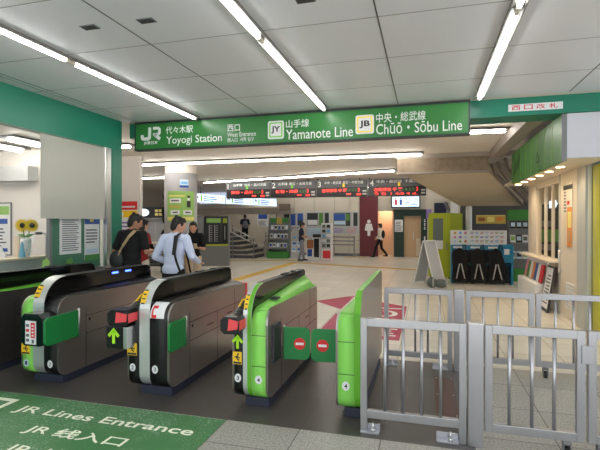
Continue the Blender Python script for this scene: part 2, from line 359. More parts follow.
# green mat with the words
t = thing('floor_sign', 'green floor sign reading JR Lines Entrance, in front of the gates', 'floor sign', (-3.0, 2.6, 0))
part('sheet', MB().prism([(-5.2, 1.2), (-1.51, 1.2), (-1.51, 3.235), (-5.2, 3.235)], 0.0005, 0.003, 'z'), 'mat_green', t)
o3 = lambda x, y: (x, y, 0.003)
part('lettering', text_mb('JR Lines Entrance', o3(-3.28, 2.895), X, Y, 1.63, 0.145, 0.012, 0.001), 'floor_letter', t)
part('lettering', text_mb('JR 线入口', o3(-2.89, 2.63), X, Y, 0.85, 0.15, 0.01, 0.001), 'floor_letter', t)
part('lettering', text_mb('JR 선 입구', o3(-2.78, 2.36), X, Y, 0.86, 0.15, 0.01, 0.001), 'floor_letter', t)
part('lettering', ribbon(MB(), [(-3.97, 2.7), (-3.97, 3.10), (-3.445, 3.10), (-3.445, 2.7), (-3.97, 2.7)], 0.05, (0, 0, 0.003), X, Y, 0.001), 'floor_letter', t)

# ------------------------------------------------------------------ ceilings, beams
mb = MB().box(-14, 7, -2.0, 6.2, CEIL, CEIL+0.1, 0)
for xs in (-4.42, -2.39, -0.367, 1.69, 3.72): mb.box(xs-0.006, xs+0.006, -2.0, 6.2, CEIL-0.002, CEIL, 1)
for k in range(-6, 4):
    ys = 3.55+0.905*k
    if ys < 6.2: mb.box(-4.66, 7, ys-0.004, ys+0.004, CEIL-0.0015, CEIL, 2)
mb.box(-4.5, -4.49, -2, 6.2, CEIL-0.002, CEIL, 2)
struct('ceiling', mb, ['ceil_panel', 'seam', 'seam_light'], 'pale grey panelled ceiling above the ticket gates', 'ceiling')
struct('ceiling_hall', MB().box(-14, 7, 6.2, 26, CEIL, CEIL+0.1), 'hall_ceiling', 'beige concourse ceiling beyond the green sign', 'ceiling')
struct('trim_1', MB().box(-4.66, 7, 6.33, 6.75, 2.93, CEIL), 'beam_green', 'dark green ceiling beam spanning above the gates behind the sign', 'beam')
# small ceiling vents
for (x, y, lab) in ((-2.66, 3.10, 'leftmost'), (-2.14, 3.12, 'middle'), (-0.84, 3.14, 'rightmost')):
    v = thing('ceiling_vent', 'small dark ceiling slot vent, %s of the three between the light strips' % lab, 'vent', (x, y, CEIL), 'ceiling slot vents')
    part('frame', MB().box(x-0.07, x+0.07, y-0.04, y+0.04, CEIL-0.006, CEIL), 'mid_grey', v)
    mb = MB()
    for k in range(3): mb.box(x-0.062, x+0.062, y-0.03+k*0.022, y-0.016+k*0.022, CEIL-0.009, CEIL-0.006)
    part('slat', mb, 'dark_grey', v)
# fluorescent strips above the gates
def strip_light(x, y0, y1, label, group, width=0.09, mt='tube'):
    f = thing('ceiling_light', label, 'ceiling light', (x, (y0+y1)/2, CEIL), group)
    h = MB().box(x-width/2, x+width/2, y0+0.004, y1-0.004, CEIL-0.012, CEIL); part('trough', h, 'trough', f)
    e = MB().box(x-width/2-0.012, x-width/2, y0, y1, CEIL-0.03, CEIL).box(x+width/2, x+width/2+0.012, y0, y1, CEIL-0.03, CEIL); part('edge', e, 'trough_edge', f)
    part('tube', MB().cyl((x, y0+0.07, CEIL-0.035), (x, y1-0.07, CEIL-0.035), 0.018, n=12), mt, f)
    for yy in (y0+0.03, y1-0.03): part('lamp_holder', MB().box(x-0.015, x+0.015, yy-0.025, yy+0.025, CEIL-0.05, CEIL-0.01), 'cream_cloth', f)
for x, nm in ((-3.36, 'left'), (-1.37, 'middle'), (0.65, 'right')):
    for k, (y0, y1) in enumerate(((3.65, 6.16), (1.14, 3.64), (-1.37, 1.13))):
        strip_light(x, y0, y1, '%s fluorescent strip above the gates, %s' % (nm, ['tube running up to the green sign', 'tube nearer the photographer', 'tube behind the photographer'][k]), 'fluorescent strips above the gates')
def cross_light(a, b, label, z=CEIL, mt='tube_hall'):
    A = Vector((a[0], a[1], 0)); B = Vector((b[0], b[1], 0)); f = thing('ceiling_light', label, 'ceiling light', ((A.x+B.x)/2, (A.y+B.y)/2, z), 'fluorescent strips of the concourse')
    d = (B-A).normalized(); n = Vector((-d.y, d.x, 0)); L = (B-A).length
    mb = MB(); slab(mb, (A.x, A.y, z), d, -n, 0, L, -0.13, 0.13, 0.0, 0.03); part('trough', mb, 'trough_antiglow', f)  # trough made wide and dark to hold back the tube's glow on the ceiling
    part('tube', MB().cyl(Vector((A.x, A.y, z-0.06))+d*0.05, Vector((B.x, B.y, z-0.06))-d*0.05, 0.014, n=12), mt, f)
cross_light((-8.6, 10.5), (-0.05, 10.6), 'long fluorescent strip across the concourse just beyond the green sign')
cross_light((0.2, 8.2), (1.34, 8.3), 'short fluorescent strip right of the green sign under the beam')
cross_light((-8.3, 15.75), (-0.87, 13.67), 'slanting fluorescent strip above the departure boards')
cross_light((-11.6, 13.6), (-8.0, 13.6), 'fluorescent strip beside the top of the round pillar')
cross_light((-9.8, 22.2), (-7.4, 22.2), 'added hidden strip brightening the stair alcove behind the lit banner')  # added fill lamp out of view, lifts the dim stair alcove
cross_light((-6.5, 19.6), (0.2, 19.6), 'added hidden strip brightening the cream back wall')  # extra tube added out of sight to light the far end
cross_light((-7.6, 7.9), (-5.75, 7.9), 'fluorescent strip above the square white pillar')

# ------------------------------------------------------------------ left wall with the ticket office window
WX = -4.66
mb = MB().box(WX-0.14, WX, -3, 6.13, 2.70, CEIL).box(WX-0.14, WX, 5.90, 6.13, 0, 2.70).box(WX-0.14, WX, -3, 5.90, 0, 0.86)
struct('wall_left', mb, 'beam_green', 'green wall of the ticket office with a wide window, left of the gates', 'wall')
w = thing('window_1', 'ticket office window in the green left wall', 'window', (WX-0.05, 3.9, 0.86)); w['kind'] = 'structure'
part('window_frame', MB().box(WX-0.08, WX-0.01, 5.80, 5.90, 0.86, 2.70).box(WX-0.09, WX+0.02, 1.0, 5.90, 0.86, 0.90), 'metal_light', w)
part('glass_pane', MB().box(WX-0.055, WX-0.049, 1.0, 5.80, 0.90, 2.70), 'glass', w)
solo('frosted_screen', MB().box(WX-0.045, WX-0.035, 4.60, 5.79, 1.61, 2.69), 'frosted', 'tall frosted screen hanging inside the ticket office window', 'screen')
# office room
struct('wall_office_back', MB().box(-8.1, -8.0, -1, 6.12, 0, CEIL), 'office_wall', 'pale back wall of the ticket office', 'wall')
struct('wall_office_end', MB().box(-8.0, WX-0.14, 6.02, 6.12, 0, CEIL), 'office_wall', 'pale end wall of the ticket office', 'wall')
struct('ceiling_office', MB().box(-8.0, WX-0.14, -1, 6.02, 2.77, 2.83), 'office_wall', 'ceiling of the ticket office', 'ceiling')
struct('trim_2', MB().box(-8.0, -6.2, 5.82, 6.02, 2.24, 2.48), 'light_grey', 'grey box ledge along the office end wall', 'trim')
for (x, y0, y1, lab) in ((-6.3, 3.2, 5.85, 'office ceiling light seen through the window above the ledge'), (-5.6, 4.9, 5.5, 'small office ceiling light beside the frosted screen')):
    f = thing('ceiling_light', lab, 'ceiling light', (x, (y0+y1)/2, 2.77)); part('trough', MB().box(x-0.14, x+0.14, y0, y1, 2.74, 2.77), 'trough', f)
    part('tube', MB().cyl((x, y0+0.05, 2.72), (x, y1-0.05, 2.72), 0.03, n=10), 'tube_hall', f)
# green notice board inside the glass
nb = thing('notice_board', 'green notice board standing inside the office window below the frosted screen', 'notice board', (-4.9, 5.35, 0.86))
part('panel', MB().box(-4.81, -4.785, 4.86, 5.78, 0.0, 1.9), 'office_panel', nb)
part('edge', MB().box(-4.83, -4.775, 4.82, 4.86, 0.0, 1.9), 'mid_grey', nb)
sheet('notice', 'large white notice with rows of print on the green board', 'notice', (-4.783, 4.99, 1.12), Y, Z, 0.39, 0.75, 'paper', [('L', .1, .9, .06, .94, 22, 'grey_text')])
sheet('notice', 'blue and white notice at the right end of the green board', 'notice', (-4.783, 5.45, 1.0), Y, Z, 0.30, 0.86, 'paper', [(0, 1, .62, 1, 'blue'), (.1, .9, .7, .92, 'sky_blue'), (.35, .6, .66, .86, 'pale_yellow'), ('L', .08, .9, .3, .56, 5, 'grey_text'), (.08, .9, .12, .2, 'pale_blue'), (0, 1, 0, .1, 'green_mid')])
# shelf with the flowers
sh = thing('shelf', 'cream shelf with a steel rail inside the office window', 'shelf', (-5.6, 3.9, 0))
part('top', MB().box(-5.75, -5.35, 2.9, 5.42, 1.04, 1.07), 'shelf_top', sh, 0.004)
part('panel', MB().box(-5.73, -5.40, 2.9, 5.40, 0.0, 1.04), 'light_grey', sh)
part('rail', MB().tube([(-5.42, 5.22, 1.40), (-5.42, 5.36, 1.40), (-5.42, 5.40, 1.38), (-5.42, 5.40, 1.07)], 0.014), 'metal_light', sh)
part('grip', MB().cyl((-5.42, 5.22, 1.40), (-5.42, 5.32, 1.40), 0.02), 'dark_grey', sh)
fx, fy = -5.5, 5.13
v = thing('vase', 'white patterned flower vase on the office shelf', 'vase', (fx, fy, 1.07))
part('body', MB().lathe((fx, fy, 1.07), [(0.05, 0), (0.062, 0.1), (0.07, 0.24), (0.066, 0.27), (0.055, 0.25)], 18), 'paper', v)
mb = MB()
for i in range(14):
    a = i*2.4; z = 1.10+0.014*i; mb.ell((fx+0.066*math.cos(a), fy+0.066*math.sin(a), z), (0.008, 0.008, 0.008), 6, 4)
part('pattern', mb, 'sky_blue', v)
for k, (dx, dy, dz) in enumerate(((-0.035, -0.03, 0.345), (0.105, 0.0, 0.345))):
    c = Vector((fx+dx, fy+dy, 1.07+dz+0.1)); n = Vector((0.85, -0.25, 0.1)).normalized(); uu = n.orthogonal().normalized(); ww = n.cross(uu)
    f = thing('sunflower', '%s of the two sunflowers in the white vase' % ('left' if k == 0 else 'right'), 'flower', (fx, fy, 1.12), 'sunflowers')
    part('stem', MB().tube([(fx, fy, 1.12), (fx+dx*.5, fy+dy*.6, 1.4), tuple(c-n*0.02)], 0.007, 6), 'leaf', f)
    p = MB()
    for r_, L_, q in ((0, 0.095, 15), (0.21, 0.08, 15)):
        for i in range(q):
            a = 2*math.pi*(i/q)+r_; d = uu*math.cos(a)+ww*math.sin(a); s_ = uu*-math.sin(a)+ww*math.cos(a)
            tip = c+d*(L_+0.02)-n*0.01; mid = c+d*(L_*0.65); p.add([c+d*0.03, mid+s_*0.013+n*0.004, tip, mid-s_*0.013+n*0.004, mid-n*0.004], [(0,1,2),(0,2,3),(0,4,1),(1,4,2),(2,4,3),(3,4,0)])
    part('petals', p, 'petal', f)
    rot = n.to_track_quat('Z', 'Y').to_matrix()
    part('seed_head', MB().ell(c+n*0.006, (0.038, 0.038, 0.016), 14, 7, rot=rot), 'seed', f)
    lf = MB()
    for i in range(3):
        a = 2*i+k; q = Vector((fx+0.06*math.cos(a), fy+0.06*math.sin(a), 1.37)); lf.ell(q, (0.05, 0.028, 0.01), 10, 6, rot=Matrix.Rotation(a, 3, 'Z') @ Matrix.Rotation(-0.5, 3, 'Y'))
    part('leaf', lf, 'leaf', f)
solo('paper_cone', MB().lathe((-5.43, 5.00, 1.07), [(0.045, 0), (0.04, 0.05), (0.012, 0.2), (0.01, 0.22)], 14), 'vase_blue', 'pale blue cone ornament on the office shelf in front of the vase', 'ornament')
solo('desk_sign', MB().prism([(-5.66, 1.07), (-5.5, 1.07), (-5.5, 1.14), (-5.55, 1.16), (-5.58, 1.24), (-5.61, 1.16), (-5.66, 1.14)], 4.80, 4.82, 'y'), 'paper', 'small white house-shaped sign on the office shelf left of the vase', 'sign')
solo('tissue_box', MB().box(-5.68, -5.60, 5.10, 5.18, 1.07, 1.36), 'shelf_top', 'tall cream box on the office shelf behind the cone', 'box', bev=0.006)
solo('light_switch', MB().box(-6.38, -6.28, 6.01, 6.02, 1.22, 1.42), 'white', 'white switch plate on the office end wall', 'switch', bev=0.004)
sheet('poster', 'framed calendar poster on the office end wall left of the flowers', 'poster', (-7.46, 6.015, 1.02), X, Z, 0.70, 0.86, 'paper', [(.05, .95, .78, .95, 'pale_green'), (.1, .9, .6, .7, 'blue'), ('L', .1, .9, .15, .55, 6, 'grey_text'), (.1, .9, .05, .12, 'blue')], frame='mid_grey')
for i, (y, z, lab) in enumerate(((4.62, 0.97, 'left'), (5.02, 0.95, 'right'))):
    mb = MB(); o_ = (WX+0.001 if False else -4.70, y, z)
    mb.prism([(y, z), (y+0.08, z-0.01), (y+0.13, z+0.06), (y+0.09, z+0.13), (y+0.04, z+0.10), (y+0.01, z+0.12)], -4.706, -4.70, 'x')
    solo('bird_cutout', mb, 'pale_green' if i == 0 else 'leaf', 'pale green paper cut-out on the office glass, %s one' % lab, 'paper cut-out')
mb = MB()
for dx in (0, 0.05): mb.cyl((-5.6, 4.62+dx*2, 2.83), (-5.3, 4.05+dx*2, 1.9), 0.006, n=6)
solo('hanging_wire', mb, 'light_grey', 'pair of thin pale wires slanting in the office window', 'wire')

# ------------------------------------------------------------------ ticket gates
def arc(cy, cz, r, a0, a1, n=7):
    return [(cy+r*math.cos(R(a0+(a1-a0)*i/n)), cz+r*math.sin(R(a0+(a1-a0)*i/n))) for i in range(n+1)]
GY, GL = 3.50, 1.75
def cab_profile(ztop=0.83, zend=0.80, rt=0.13, rb=0.11, z0=0.075, L=GL):
    y0, y1 = GY, GY+L
    return (arc(y0+rb, z0+rb, rb, 270, 180) + arc(y0+rt, ztop-rt, rt, 180, 90) + arc(y1-0.06, zend-0.06, 0.06, 90, 0, 4) + [(y1, z0)])
def front_top(ztop=0.83, zend=0.80, rt=0.13, rb=0.11, z0=0.075, L=GL):
    return cab_profile(ztop, zend, rt, rb, z0, L)[:-1]
DOME = arc(GY+0.12, 0.20, 0.12, 270, 180) + arc(GY+0.27, 0.74, 0.27, 180, 90, 10) + arc(GY+GL-0.10, 0.90, 0.10, 90, 0, 6) + [(GY+GL+0.0, 0.08)]
def half_cabinet(g, side, x0, x1, front_mat, body_mat, top_mat, name, zd=0.87):
    """x0..x1 with the aisle face at x1 if side > 0 else x0"""
    ax_ = x1 if side > 0 else x0; inn = x0 if side > 0 else x1
    P = cab_profile(); mb = MB().prism(P, x0+0.004, x1-0.004, 'x'); b = part(name, mb, body_mat, g)
    pl = MB().prism(P, ax_-0.010 if side > 0 else ax_-0.002, ax_+0.002 if side > 0 else ax_+0.010, 'x', 0)
    s0, s1 = (ax_+0.002, ax_+0.0035) if side > 0 else (ax_-0.0035, ax_-0.002)
    y0, y1 = GY, GY+GL
    for z in (0.60, 0.42): pl.box(s0, s1, y0+0.36, y1-0.01, z-0.0025, z+0.0025, 1)
    for (yy, za, zb) in ((y0+0.36, 0.08, 0.70), (y0+0.95, 0.08, 0.60), (y0+1.4, 0.42, 0.78)): pl.box(s0, s1, yy-0.0025, yy+0.0025, za, zb, 1)
    pl.box(s0, s1, y0+0.40, y0+0.425, 0.54, 0.57, 1); pl.box(s0, s1, y0+0.72, y0+0.86, 0.49, 0.50, 1); pl.box(s0, s1, y0+1.2, y0+1.34, 0.52, 0.53, 1)
    sp = part('side_panel', pl, [body_mat, 'panel_seam'], g)
    lg = MB(); 
    for (yy, zz) in ((y0+0.52, 0.33), (y0+1.05, 0.74)):
        pts = [(yy+0.045*math.cos(a), zz+0.02*math.sin(a)) for a in [2*math.pi*i/18 for i in range(19)]]
        ribbon(lg, pts, 0.006, (ax_+0.003, 0, 0) if side > 0 else (ax_-0.003, 0, 0), Y, Z, 0.001)
    part('emblem', lg, 'light_grey', sp)
    # coloured band over front and top, rising towards the spine along the top
    F = front_top(); n = len(F); rise = []
    for (y, z) in F:
        k = max(0, min(1, (y-GY-0.10)/1.3)); rise.append((zd-0.83)*0.4*(k > 0)*min(1, k*4)+(zd-0.80)*0.6*math.sin(k*math.pi*0.62)**2*(z > 0.7))
    outer = [Vector((ax_-side*0.016, y, z+0.004)) if z > 0.6 and y > GY+0.13 else Vector((ax_-side*0.016, y-0.004, z)) for y, z in F]
    inner = [Vector((inn, p.y, p.z+r_)) for p, r_ in zip(outer, rise)]
    k = 14
    part('front_cover', MB().strip(outer[:k], inner[:k]), front_mat, g).modifiers.new('solid', 'SOLIDIFY').thickness = 0.004
    part('top_cover', MB().strip(outer[k-1:], inner[k-1:]), top_mat, g).modifiers.new('solid', 'SOLIDIFY').thickness = 0.004
    s = MB()
    for z in (0.36, 0.615): s.box(min(inn, ax_-side*0.016), max(inn, ax_-side*0.016), GY-0.0065, GY-0.003, z-0.002, z+0.002)
    part('seam', s, 'panel_seam', g)
    return b
def gate(name, label, xl, xa, xb, xr, left, right, number_l=None, number_r=None, spine='spine'):
    """xl..xa left half cabinet, xa..xb spine with tall dome, xb..xr right half cabinet"""
    g = thing('ticket_gate', label, 'ticket gate', ((xl+xr)/2, GY+GL/2, 0), 'ticket gates')
    part('plinth', MB().box(xl+0.09, xr-0.005, GY+0.06, GY+GL-0.05, 0, 0.076), 'plinth', g, 0.004)
    if left: half_cabinet(g, -1, xl, xa, left[0], left[1], left[2], 'left_cabinet')
    if right: half_cabinet(g, 1, xb, xr, right[0], right[1], right[2], 'right_cabinet', right[3] if len(right) > 3 else 0.87)
    mb = MB().prism(DOME, xa+0.006, xb-0.006, 'x'); part('dome', mb, 'black_gloss', g)
    sp = MB(); sp.band(DOME[:-8], xa, xb, 0.006); part('spine', sp, spine, g)
    tp = MB(); tp.band([(y, z) for y, z in DOME if z > 0.93], xa+0.002, xb-0.002, 0.004); part('dome_rim', tp, 'dark_grey', g)
    # yellow sticker on the bend of the spine
    st = [p for p in DOME if 0.80 < p[1] < 0.955 and p[0] < GY+0.25]
    yb = MB(); yb.band([(y-0.006*(1), z+0.004) for y, z in st], xa+0.002, xa+(xb-xa)*0.5, 0.003); part('sticker', yb, 'sticker_yellow', g)
    ll = MB()
    for i in range(4):
        t_ = MB().box(xa+0.015, xa+(xb-xa)*0.42, -0.004, 0, -0.006, 0.006); a = st[min(len(st)-1, i)]; 
        t_.xf(Matrix.Translation((0, a[0]-0.012, a[1]+0.006)) @ Matrix.Rotation(-0.4, 4, 'X')); ll.add(t_.v, t_.f)
    part('print', ll, 'dark_grey', g)
    for xx in ((xa+xb)/2,):
        mb = MB(); mb.box(xx-0.02, xx+0.02, GY+0.95, GY+1.10, 1.008, 1.022).box(xx-0.02, xx+0.02, GY+1.3, GY+1.38, 1.008, 1.02); part('sensor', mb, 'dark_grey', g)
    return g
def num_badge(g, ch, x, z, fy=GY-0.006, bg='paper', rnd=True):
    mb = MB().prism([(x+0.03*math.cos(a), z+0.036*math.sin(a)) for a in [2*math.pi*i/16 for i in range(16)]], fy-0.003, fy-0.001, 'y')
    b = part('number_sticker', mb, bg, g); part('lettering', text_mb(ch, (x-0.012, fy-0.003, z-0.018), X, Z, 0.024, 0.036, 0.01, 0.001), 'navy', b)
def caution(g, x0, x1, z0, z1, fy=GY-0.008):
    mb = MB().box(x0, x1, fy-0.002, fy, z0, z1, 0); w_, h_ = x1-x0, z1-z0
    mb.ell((x0+w_*0.6, fy-0.0025, z0+h_*0.82), (0.009, 0.001, 0.009), 8, 5, 1)
    ribbon(mb, [(w_*.55, h_*.75), (w_*.45, h_*.5), (w_*.7, h_*.3)], 0.012, (x0, fy-0.002, z0), X, Z, 0.001, 1); ribbon(mb, [(w_*.2, h_*.55), (w_*.5, h_*.62), (w_*.8, h_*.5)], 0.010, (x0, fy-0.002, z0), X, Z, 0.001, 1)
    mb.box(x0+0.005, x1-0.005, fy-0.003, fy-0.002, z0+0.004, z0+h_*0.2, 1); part('caution_sticker', mb, ['sticker_yellow', 'dark_grey'], g)
def arrow_up(g, x, z, s, fy):
    mb = MB(); o_ = (x, fy, z)
    ribbon(mb, [(0, -s*0.5), (0, s*0.42)], s*0.22, o_, X, Z, 0.002); ribbon(mb, [(-s*0.40, s*0.0), (0, s*0.42), (s*0.40, s*0.0)], s*0.22, o_, X, Z, 0.002)
    part('arrow', mb, 'arrow_lime', g)
def lamp_head(g, x0, x1, z0, z1, y0, y1):                   # black chamfered head with red front
    c = 0.03; mb = MB().prism([(x0+c, z0), (x1-c, z0), (x1, z0+c), (x1, z1-c), (x1-c, z1), (x0+c, z1), (x0, z1-c), (x0, z0+c)], y0, y1, 'y'); h = part('lamp_head', mb, 'black', g, 0.006)
    xm = x0+(x1-x0)*0.42
    part('red_lamp', MB().prism([(xm, z0+0.03), (x1-0.012, z0+0.045), (x1-0.004, z1-0.03), (xm+0.01, z1-0.015)], y0-0.006, y0+0.004, 'y').box(x1-0.004, x1+0.004, y0+0.01, y1-0.02, z0+0.035, z1-0.03), 'red_lamp', h)
def card_reader(g, x0, x1, yc, z, frame='yellow'):
    rot = Matrix.Translation((0, yc, z)) @ Matrix.Rotation(R(32), 4, 'X')
    p = part('card_reader', MB().box(x0, x1, -0.09, 0.09, -0.012, 0.0).xf(rot), 'dark_grey', g, 0.004)
    f = MB().box(x0, x1, -0.09, -0.078, 0, 0.012).box(x0, x1, 0.078, 0.09, 0, 0.012).box(x0, x0+0.014, -0.09, 0.09, 0, 0.012).box(x1-0.014, x1, -0.09, 0.09, 0, 0.012).xf(rot); part('reader_frame', f, frame, p)
def flap(g, x, yh, side, ang, L, z0, z1, noentry=False, rim=True):
    """door leaf hinged at (x, yh); ang 0 = folded flat towards the photographer, 90 = closed across the aisle"""
    d = Vector((math.sin(R(ang))*side, -math.cos(R(ang)), 0)); n = Z.cross(d)
    h = z1-z0; mb = MB(); o_ = Vector((x, yh, z0)); c = 0.03
    pts = [(0, 0), (L-c, 0.0), (L, c), (L, h-c), (L-c, h), (0, h)]
    P = lambda p, q: o_+d*p[0]+Z*p[1]+n*q
    k = len(pts); vs = [P(p, -0.012) for p in pts]+[P(p, 0.012) for p in pts]
    mb.add(vs, [list(range(k))[::-1], list(range(k, 2*k))]+[(i, (i+1) % k, k+(i+1) % k, k+i) for i in range(k)])
    f = part('flap', mb, 'flap_green', g, 0.005)
    part('hinge', MB().cyl((x, yh+0.012, z0-0.01), (x, yh+0.012, z1+0.012), 0.012, n=10), 'metal_light', g)
    if noentry:
        m2 = MB(); c_ = o_+d*(L*0.62)+Z*(h*0.5); fn = n if n.y < 0 else -n
        m2.cyl(c_+fn*0.011, c_+fn*0.016, 0.052, n=22); part('no_entry_disc', m2, 'sign_red', f)
        m3 = MB(); u_ = d if d.cross(Z).dot(fn) > 0 else -d; slab(m3, c_, u_, Z, -0.036, 0.036, -0.011, 0.011, 0.016, 0.0175); part('no_entry_bar', m3, 'white', f)
    return f
BLK, LIM = ('black', 'gate_steel', 'black'), ('lime', 'gate_steel', 'lime')
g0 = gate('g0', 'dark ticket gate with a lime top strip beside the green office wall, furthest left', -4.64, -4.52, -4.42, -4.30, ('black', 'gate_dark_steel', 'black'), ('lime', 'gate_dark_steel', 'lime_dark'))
g1 = gate('g1', 'ticket gate with lime left front and white and red label on its black head', -3.81, -3.665, -3.535, -3.37, ('lime', 'gate_steel', 'lime'), ('black', 'gate_steel', 'black'))
num_badge(g1, '1', -3.745, 0.19, bg='pale_blue'); num_badge(g1, '2', -3.46, 0.20); caution(g1, -3.80, -3.70, 0.275, 0.375)
mb = MB().prism([(-3.64, 0.45), (-3.60, 0.41), (-3.42, 0.41), (-3.375, 0.45), (-3.375, 0.67), (-3.43, 0.71), (-3.60, 0.71), (-3.64, 0.66)], 3.33, 3.52, 'y'); hd = part('flap_housing', mb, 'black_gloss', g1, 0.008)
lb = MB().box(-3.575, -3.455, 3.324, 3.331, 0.43, 0.645, 0).box(-3.51, -3.465, 3.322, 3.325, 0.49, 0.63, 1)
for i in range(4): lb.box(-3.565, -3.53, 3.322, 3.325, 0.455+i*0.045, 0.48+i*0.045, 1 if i == 2 else 2)
lb.box(-3.50, -3.475, 3.322, 3.325, 0.44, 0.475, 2)
for i in range(4): lb.box(-3.498, -3.477, 3.320, 3.323, 0.505+i*0.03, 0.52+i*0.03, 0)
part('label_plate', lb, ['paper', 'sign_red', 'grey_text'], hd)
flap(g1, -3.352, GY+0.23, 1, 1, 0.42, 0.42, 0.68)
bl = MB()
for yy in (GY+0.98, GY+1.22): bl.box(-3.575, -3.532, yy, yy+0.10, 0.955, 0.975)
part('status_light', bl, 'blue_light', g1)
g2 = gate('g2', 'ticket gate with a black front and green arrow, behind the man in the blue shirt', -2.60, -2.475, -2.37, -2.18, BLK, ('black', 'gate_steel', 'black'))
num_badge(g2, '2', -2.545, 0.25); num_badge(g2, '3', -2.315, 0.25); caution(g2, -2.60, -2.50, 0.36, 0.47)
b2 = part('arrow_box', MB().box(-2.74, -2.52, 3.38, 3.52, 0.44, 0.64), 'black', g2, 0.012)
part('edge', MB().box(-2.555, -2.515, 3.374, 3.5, 0.445, 0.635), 'metal_light', b2, 0.004); arrow_up(g2, -2.655, 0.55, 0.13, 3.378)
lamp_head(g2, -2.71, -2.50, 0.645, 0.785, 3.36, 3.54); card_reader(g2, -2.595, -2.48, GY+0.12, 0.825)
flap(g2, -2.168, GY+0.26, 1, 2, 0.30, 0.41, 0.67)
wl = MB(); wl.band([(y-0.006, z+0.004) for y, z in front_top() if 0.66 < z and y < GY+0.11], -2.365, -2.225, 0.003); ws = part('sticker', wl, 'paper', g2)
sq_ = [(y-0.0095, z+0.0065) for y, z in front_top() if 0.66 < z and y < GY+0.11]; rl = MB(); rl.band(sq_[1:4], -2.350, -2.336, 0.002); rl.band(sq_[0:2], -2.350, -2.30, 0.002); rl.band(sq_[3:5], -2.350, -2.30, 0.002)
part('print', rl, 'sign_red', ws)
part('rear_lamp', MB().box(-2.30, -2.17, GY+GL-0.02, GY+GL+0.04, 0.64, 0.80), 'red_lamp', g2, 0.008)
g3 = gate('g3', 'ticket gate with black left and lime right front, green flap shut beside it', -1.57, -1.475, -1.40, -1.26, ('black', 'gate_steel', 'black'), ('lime', 'gate_steel', 'lime', 0.95), spine='spine')
part('lime_edge', MB().band(DOME[:-8], -1.435, -1.402, 0.009), 'lime_dark', g3)
num_badge(g3, '3', -1.52, 0.25); num_badge(g3, '4', -1.335, 0.25); caution(g3, -1.565, -1.485, 0.365, 0.47)
arrow_up(g3, -1.523, 0.55, 0.11, GY-0.008); lamp_head(g3, -1.62, -1.455, 0.645, 0.785, 3.36, 3.54); card_reader(g3, -1.565, -1.482, GY+0.12, 0.825)
part('flap_bracket', MB().box(-1.262, -1.235, GY+0.10, GY+0.30, 0.36, 0.68), 'dark_grey', g3, 0.006)
flap(g3, -1.215, GY+0.30, 1, 98, 0.235, 0.345, 0.63, True)
part('slot', MB().box(-1.36, -1.29, GY+0.34, GY+0.44, 0.862, 0.872), 'dark_grey', g3)
# gate four: only a left half cabinet and a tall end panel
g4 = thing('ticket_gate', 'narrow lime ticket gate beside the steel railing, furthest right', 'ticket gate', (-0.58, GY+GL/2, 0), 'ticket gates')
part('plinth', MB().box(-0.63, -0.48, GY+0.06, GY+GL-0.3, 0, 0.076), 'plinth', g4, 0.004)
half_cabinet(g4, -1, -0.685, -0.535, 'lime', 'gate_steel', 'lime', 'left_cabinet')
D4 = arc(GY+0.12, 0.20, 0.12, 270, 180) + [(GY-0.0, 0.84), (GY+0.06, 0.96), (GY+0.13, 1.0)] + arc(GY+GL-0.12, 0.89, 0.12, 90, 0, 6) + [(GY+GL, 0.08)]
part('end_panel', MB().prism(D4, -0.535, -0.49, 'x'), 'gate_steel', g4)
part('edge_strip', MB().band(D4[:-4], -0.54, -0.49, 0.006), 'lime_dark', g4)
num_badge(g4, '4', -0.605, 0.27)
flap(g4, -0.70, GY+0.33, -1, 84, 0.265, 0.345, 0.63, True)

# ------------------------------------------------------------------ steel railings
def rail_panel(label, x0, x1, y, bars, z0=0.11, foot=(), caster=(), group='steel railing panels', hinge=None):
    p = thing('steel_railing', label, 'railing', ((x0+x1)/2, y, 0), group); d = 0.022
    for xx, ext in ((x0, 'l' in foot), (x1-0.048, 'r' in foot)):
        part('upright', MB().box(xx, xx+0.048, y-d, y+d, 0.0 if ext else z0, 0.845), 'fence_steel', p, 0.003)
    part('top_rail', MB().box(x0+0.048, x1-0.048, y-d, y+d, 0.787, 0.845), 'fence_steel', p, 0.003)
    part('bottom_rail', MB().box(x0+0.048, x1-0.048, y-d, y+d, z0, z0+0.058), 'fence_steel', p, 0.003)
    for bx in bars: part('bar', MB().cyl((bx, y, z0+0.058), (bx, y, 0.787), 0.0115, n=10), 'fence_steel', p)
    for s_ in foot:
        fx_ = x0 if s_ == 'l' else x1; q = (fx_, fx_+0.14) if s_ == 'l' else (fx_-0.20, fx_-0.048)
        f = part('foot_plate', MB().box(q[0], q[1], y-0.04, y+0.05, 0, 0.012).box(q[0], q[1], y+0.03, y+0.042, 0.012, 0.05), 'fence_steel', p, 0.002)
        part('anchor_bolt', MB().cyl(((q[0]+q[1])/2+0.02, y, 0.012), ((q[0]+q[1])/2+0.02, y, 0.07), 0.008, n=8).cyl(((q[0]+q[1])/2+0.02, y, 0.012), ((q[0]+q[1])/2+0.02, y, 0.026), 0.016, n=6), 'metal_light', f)
    for cx in caster:
        c = part('caster', MB().cyl((cx-0.014, y, 0.035), (cx+0.014, y, 0.035), 0.035, n=16), 'black', p); part('caster_fork', MB().box(cx-0.024, cx-0.017, y-0.02, y+0.02, 0.03, 0.09).box(cx+0.017, cx+0.024, y-0.02, y+0.02, 0.03, 0.09).box(cx-0.024, cx+0.024, y-0.02, y+0.02, 0.082, z0), 'mid_grey', c)
    if hinge: part('hinge', MB().box(hinge-0.035, hinge+0.035, y-d-0.012, y-d, 0.63, 0.75), 'fence_steel', p, 0.003)
    return p
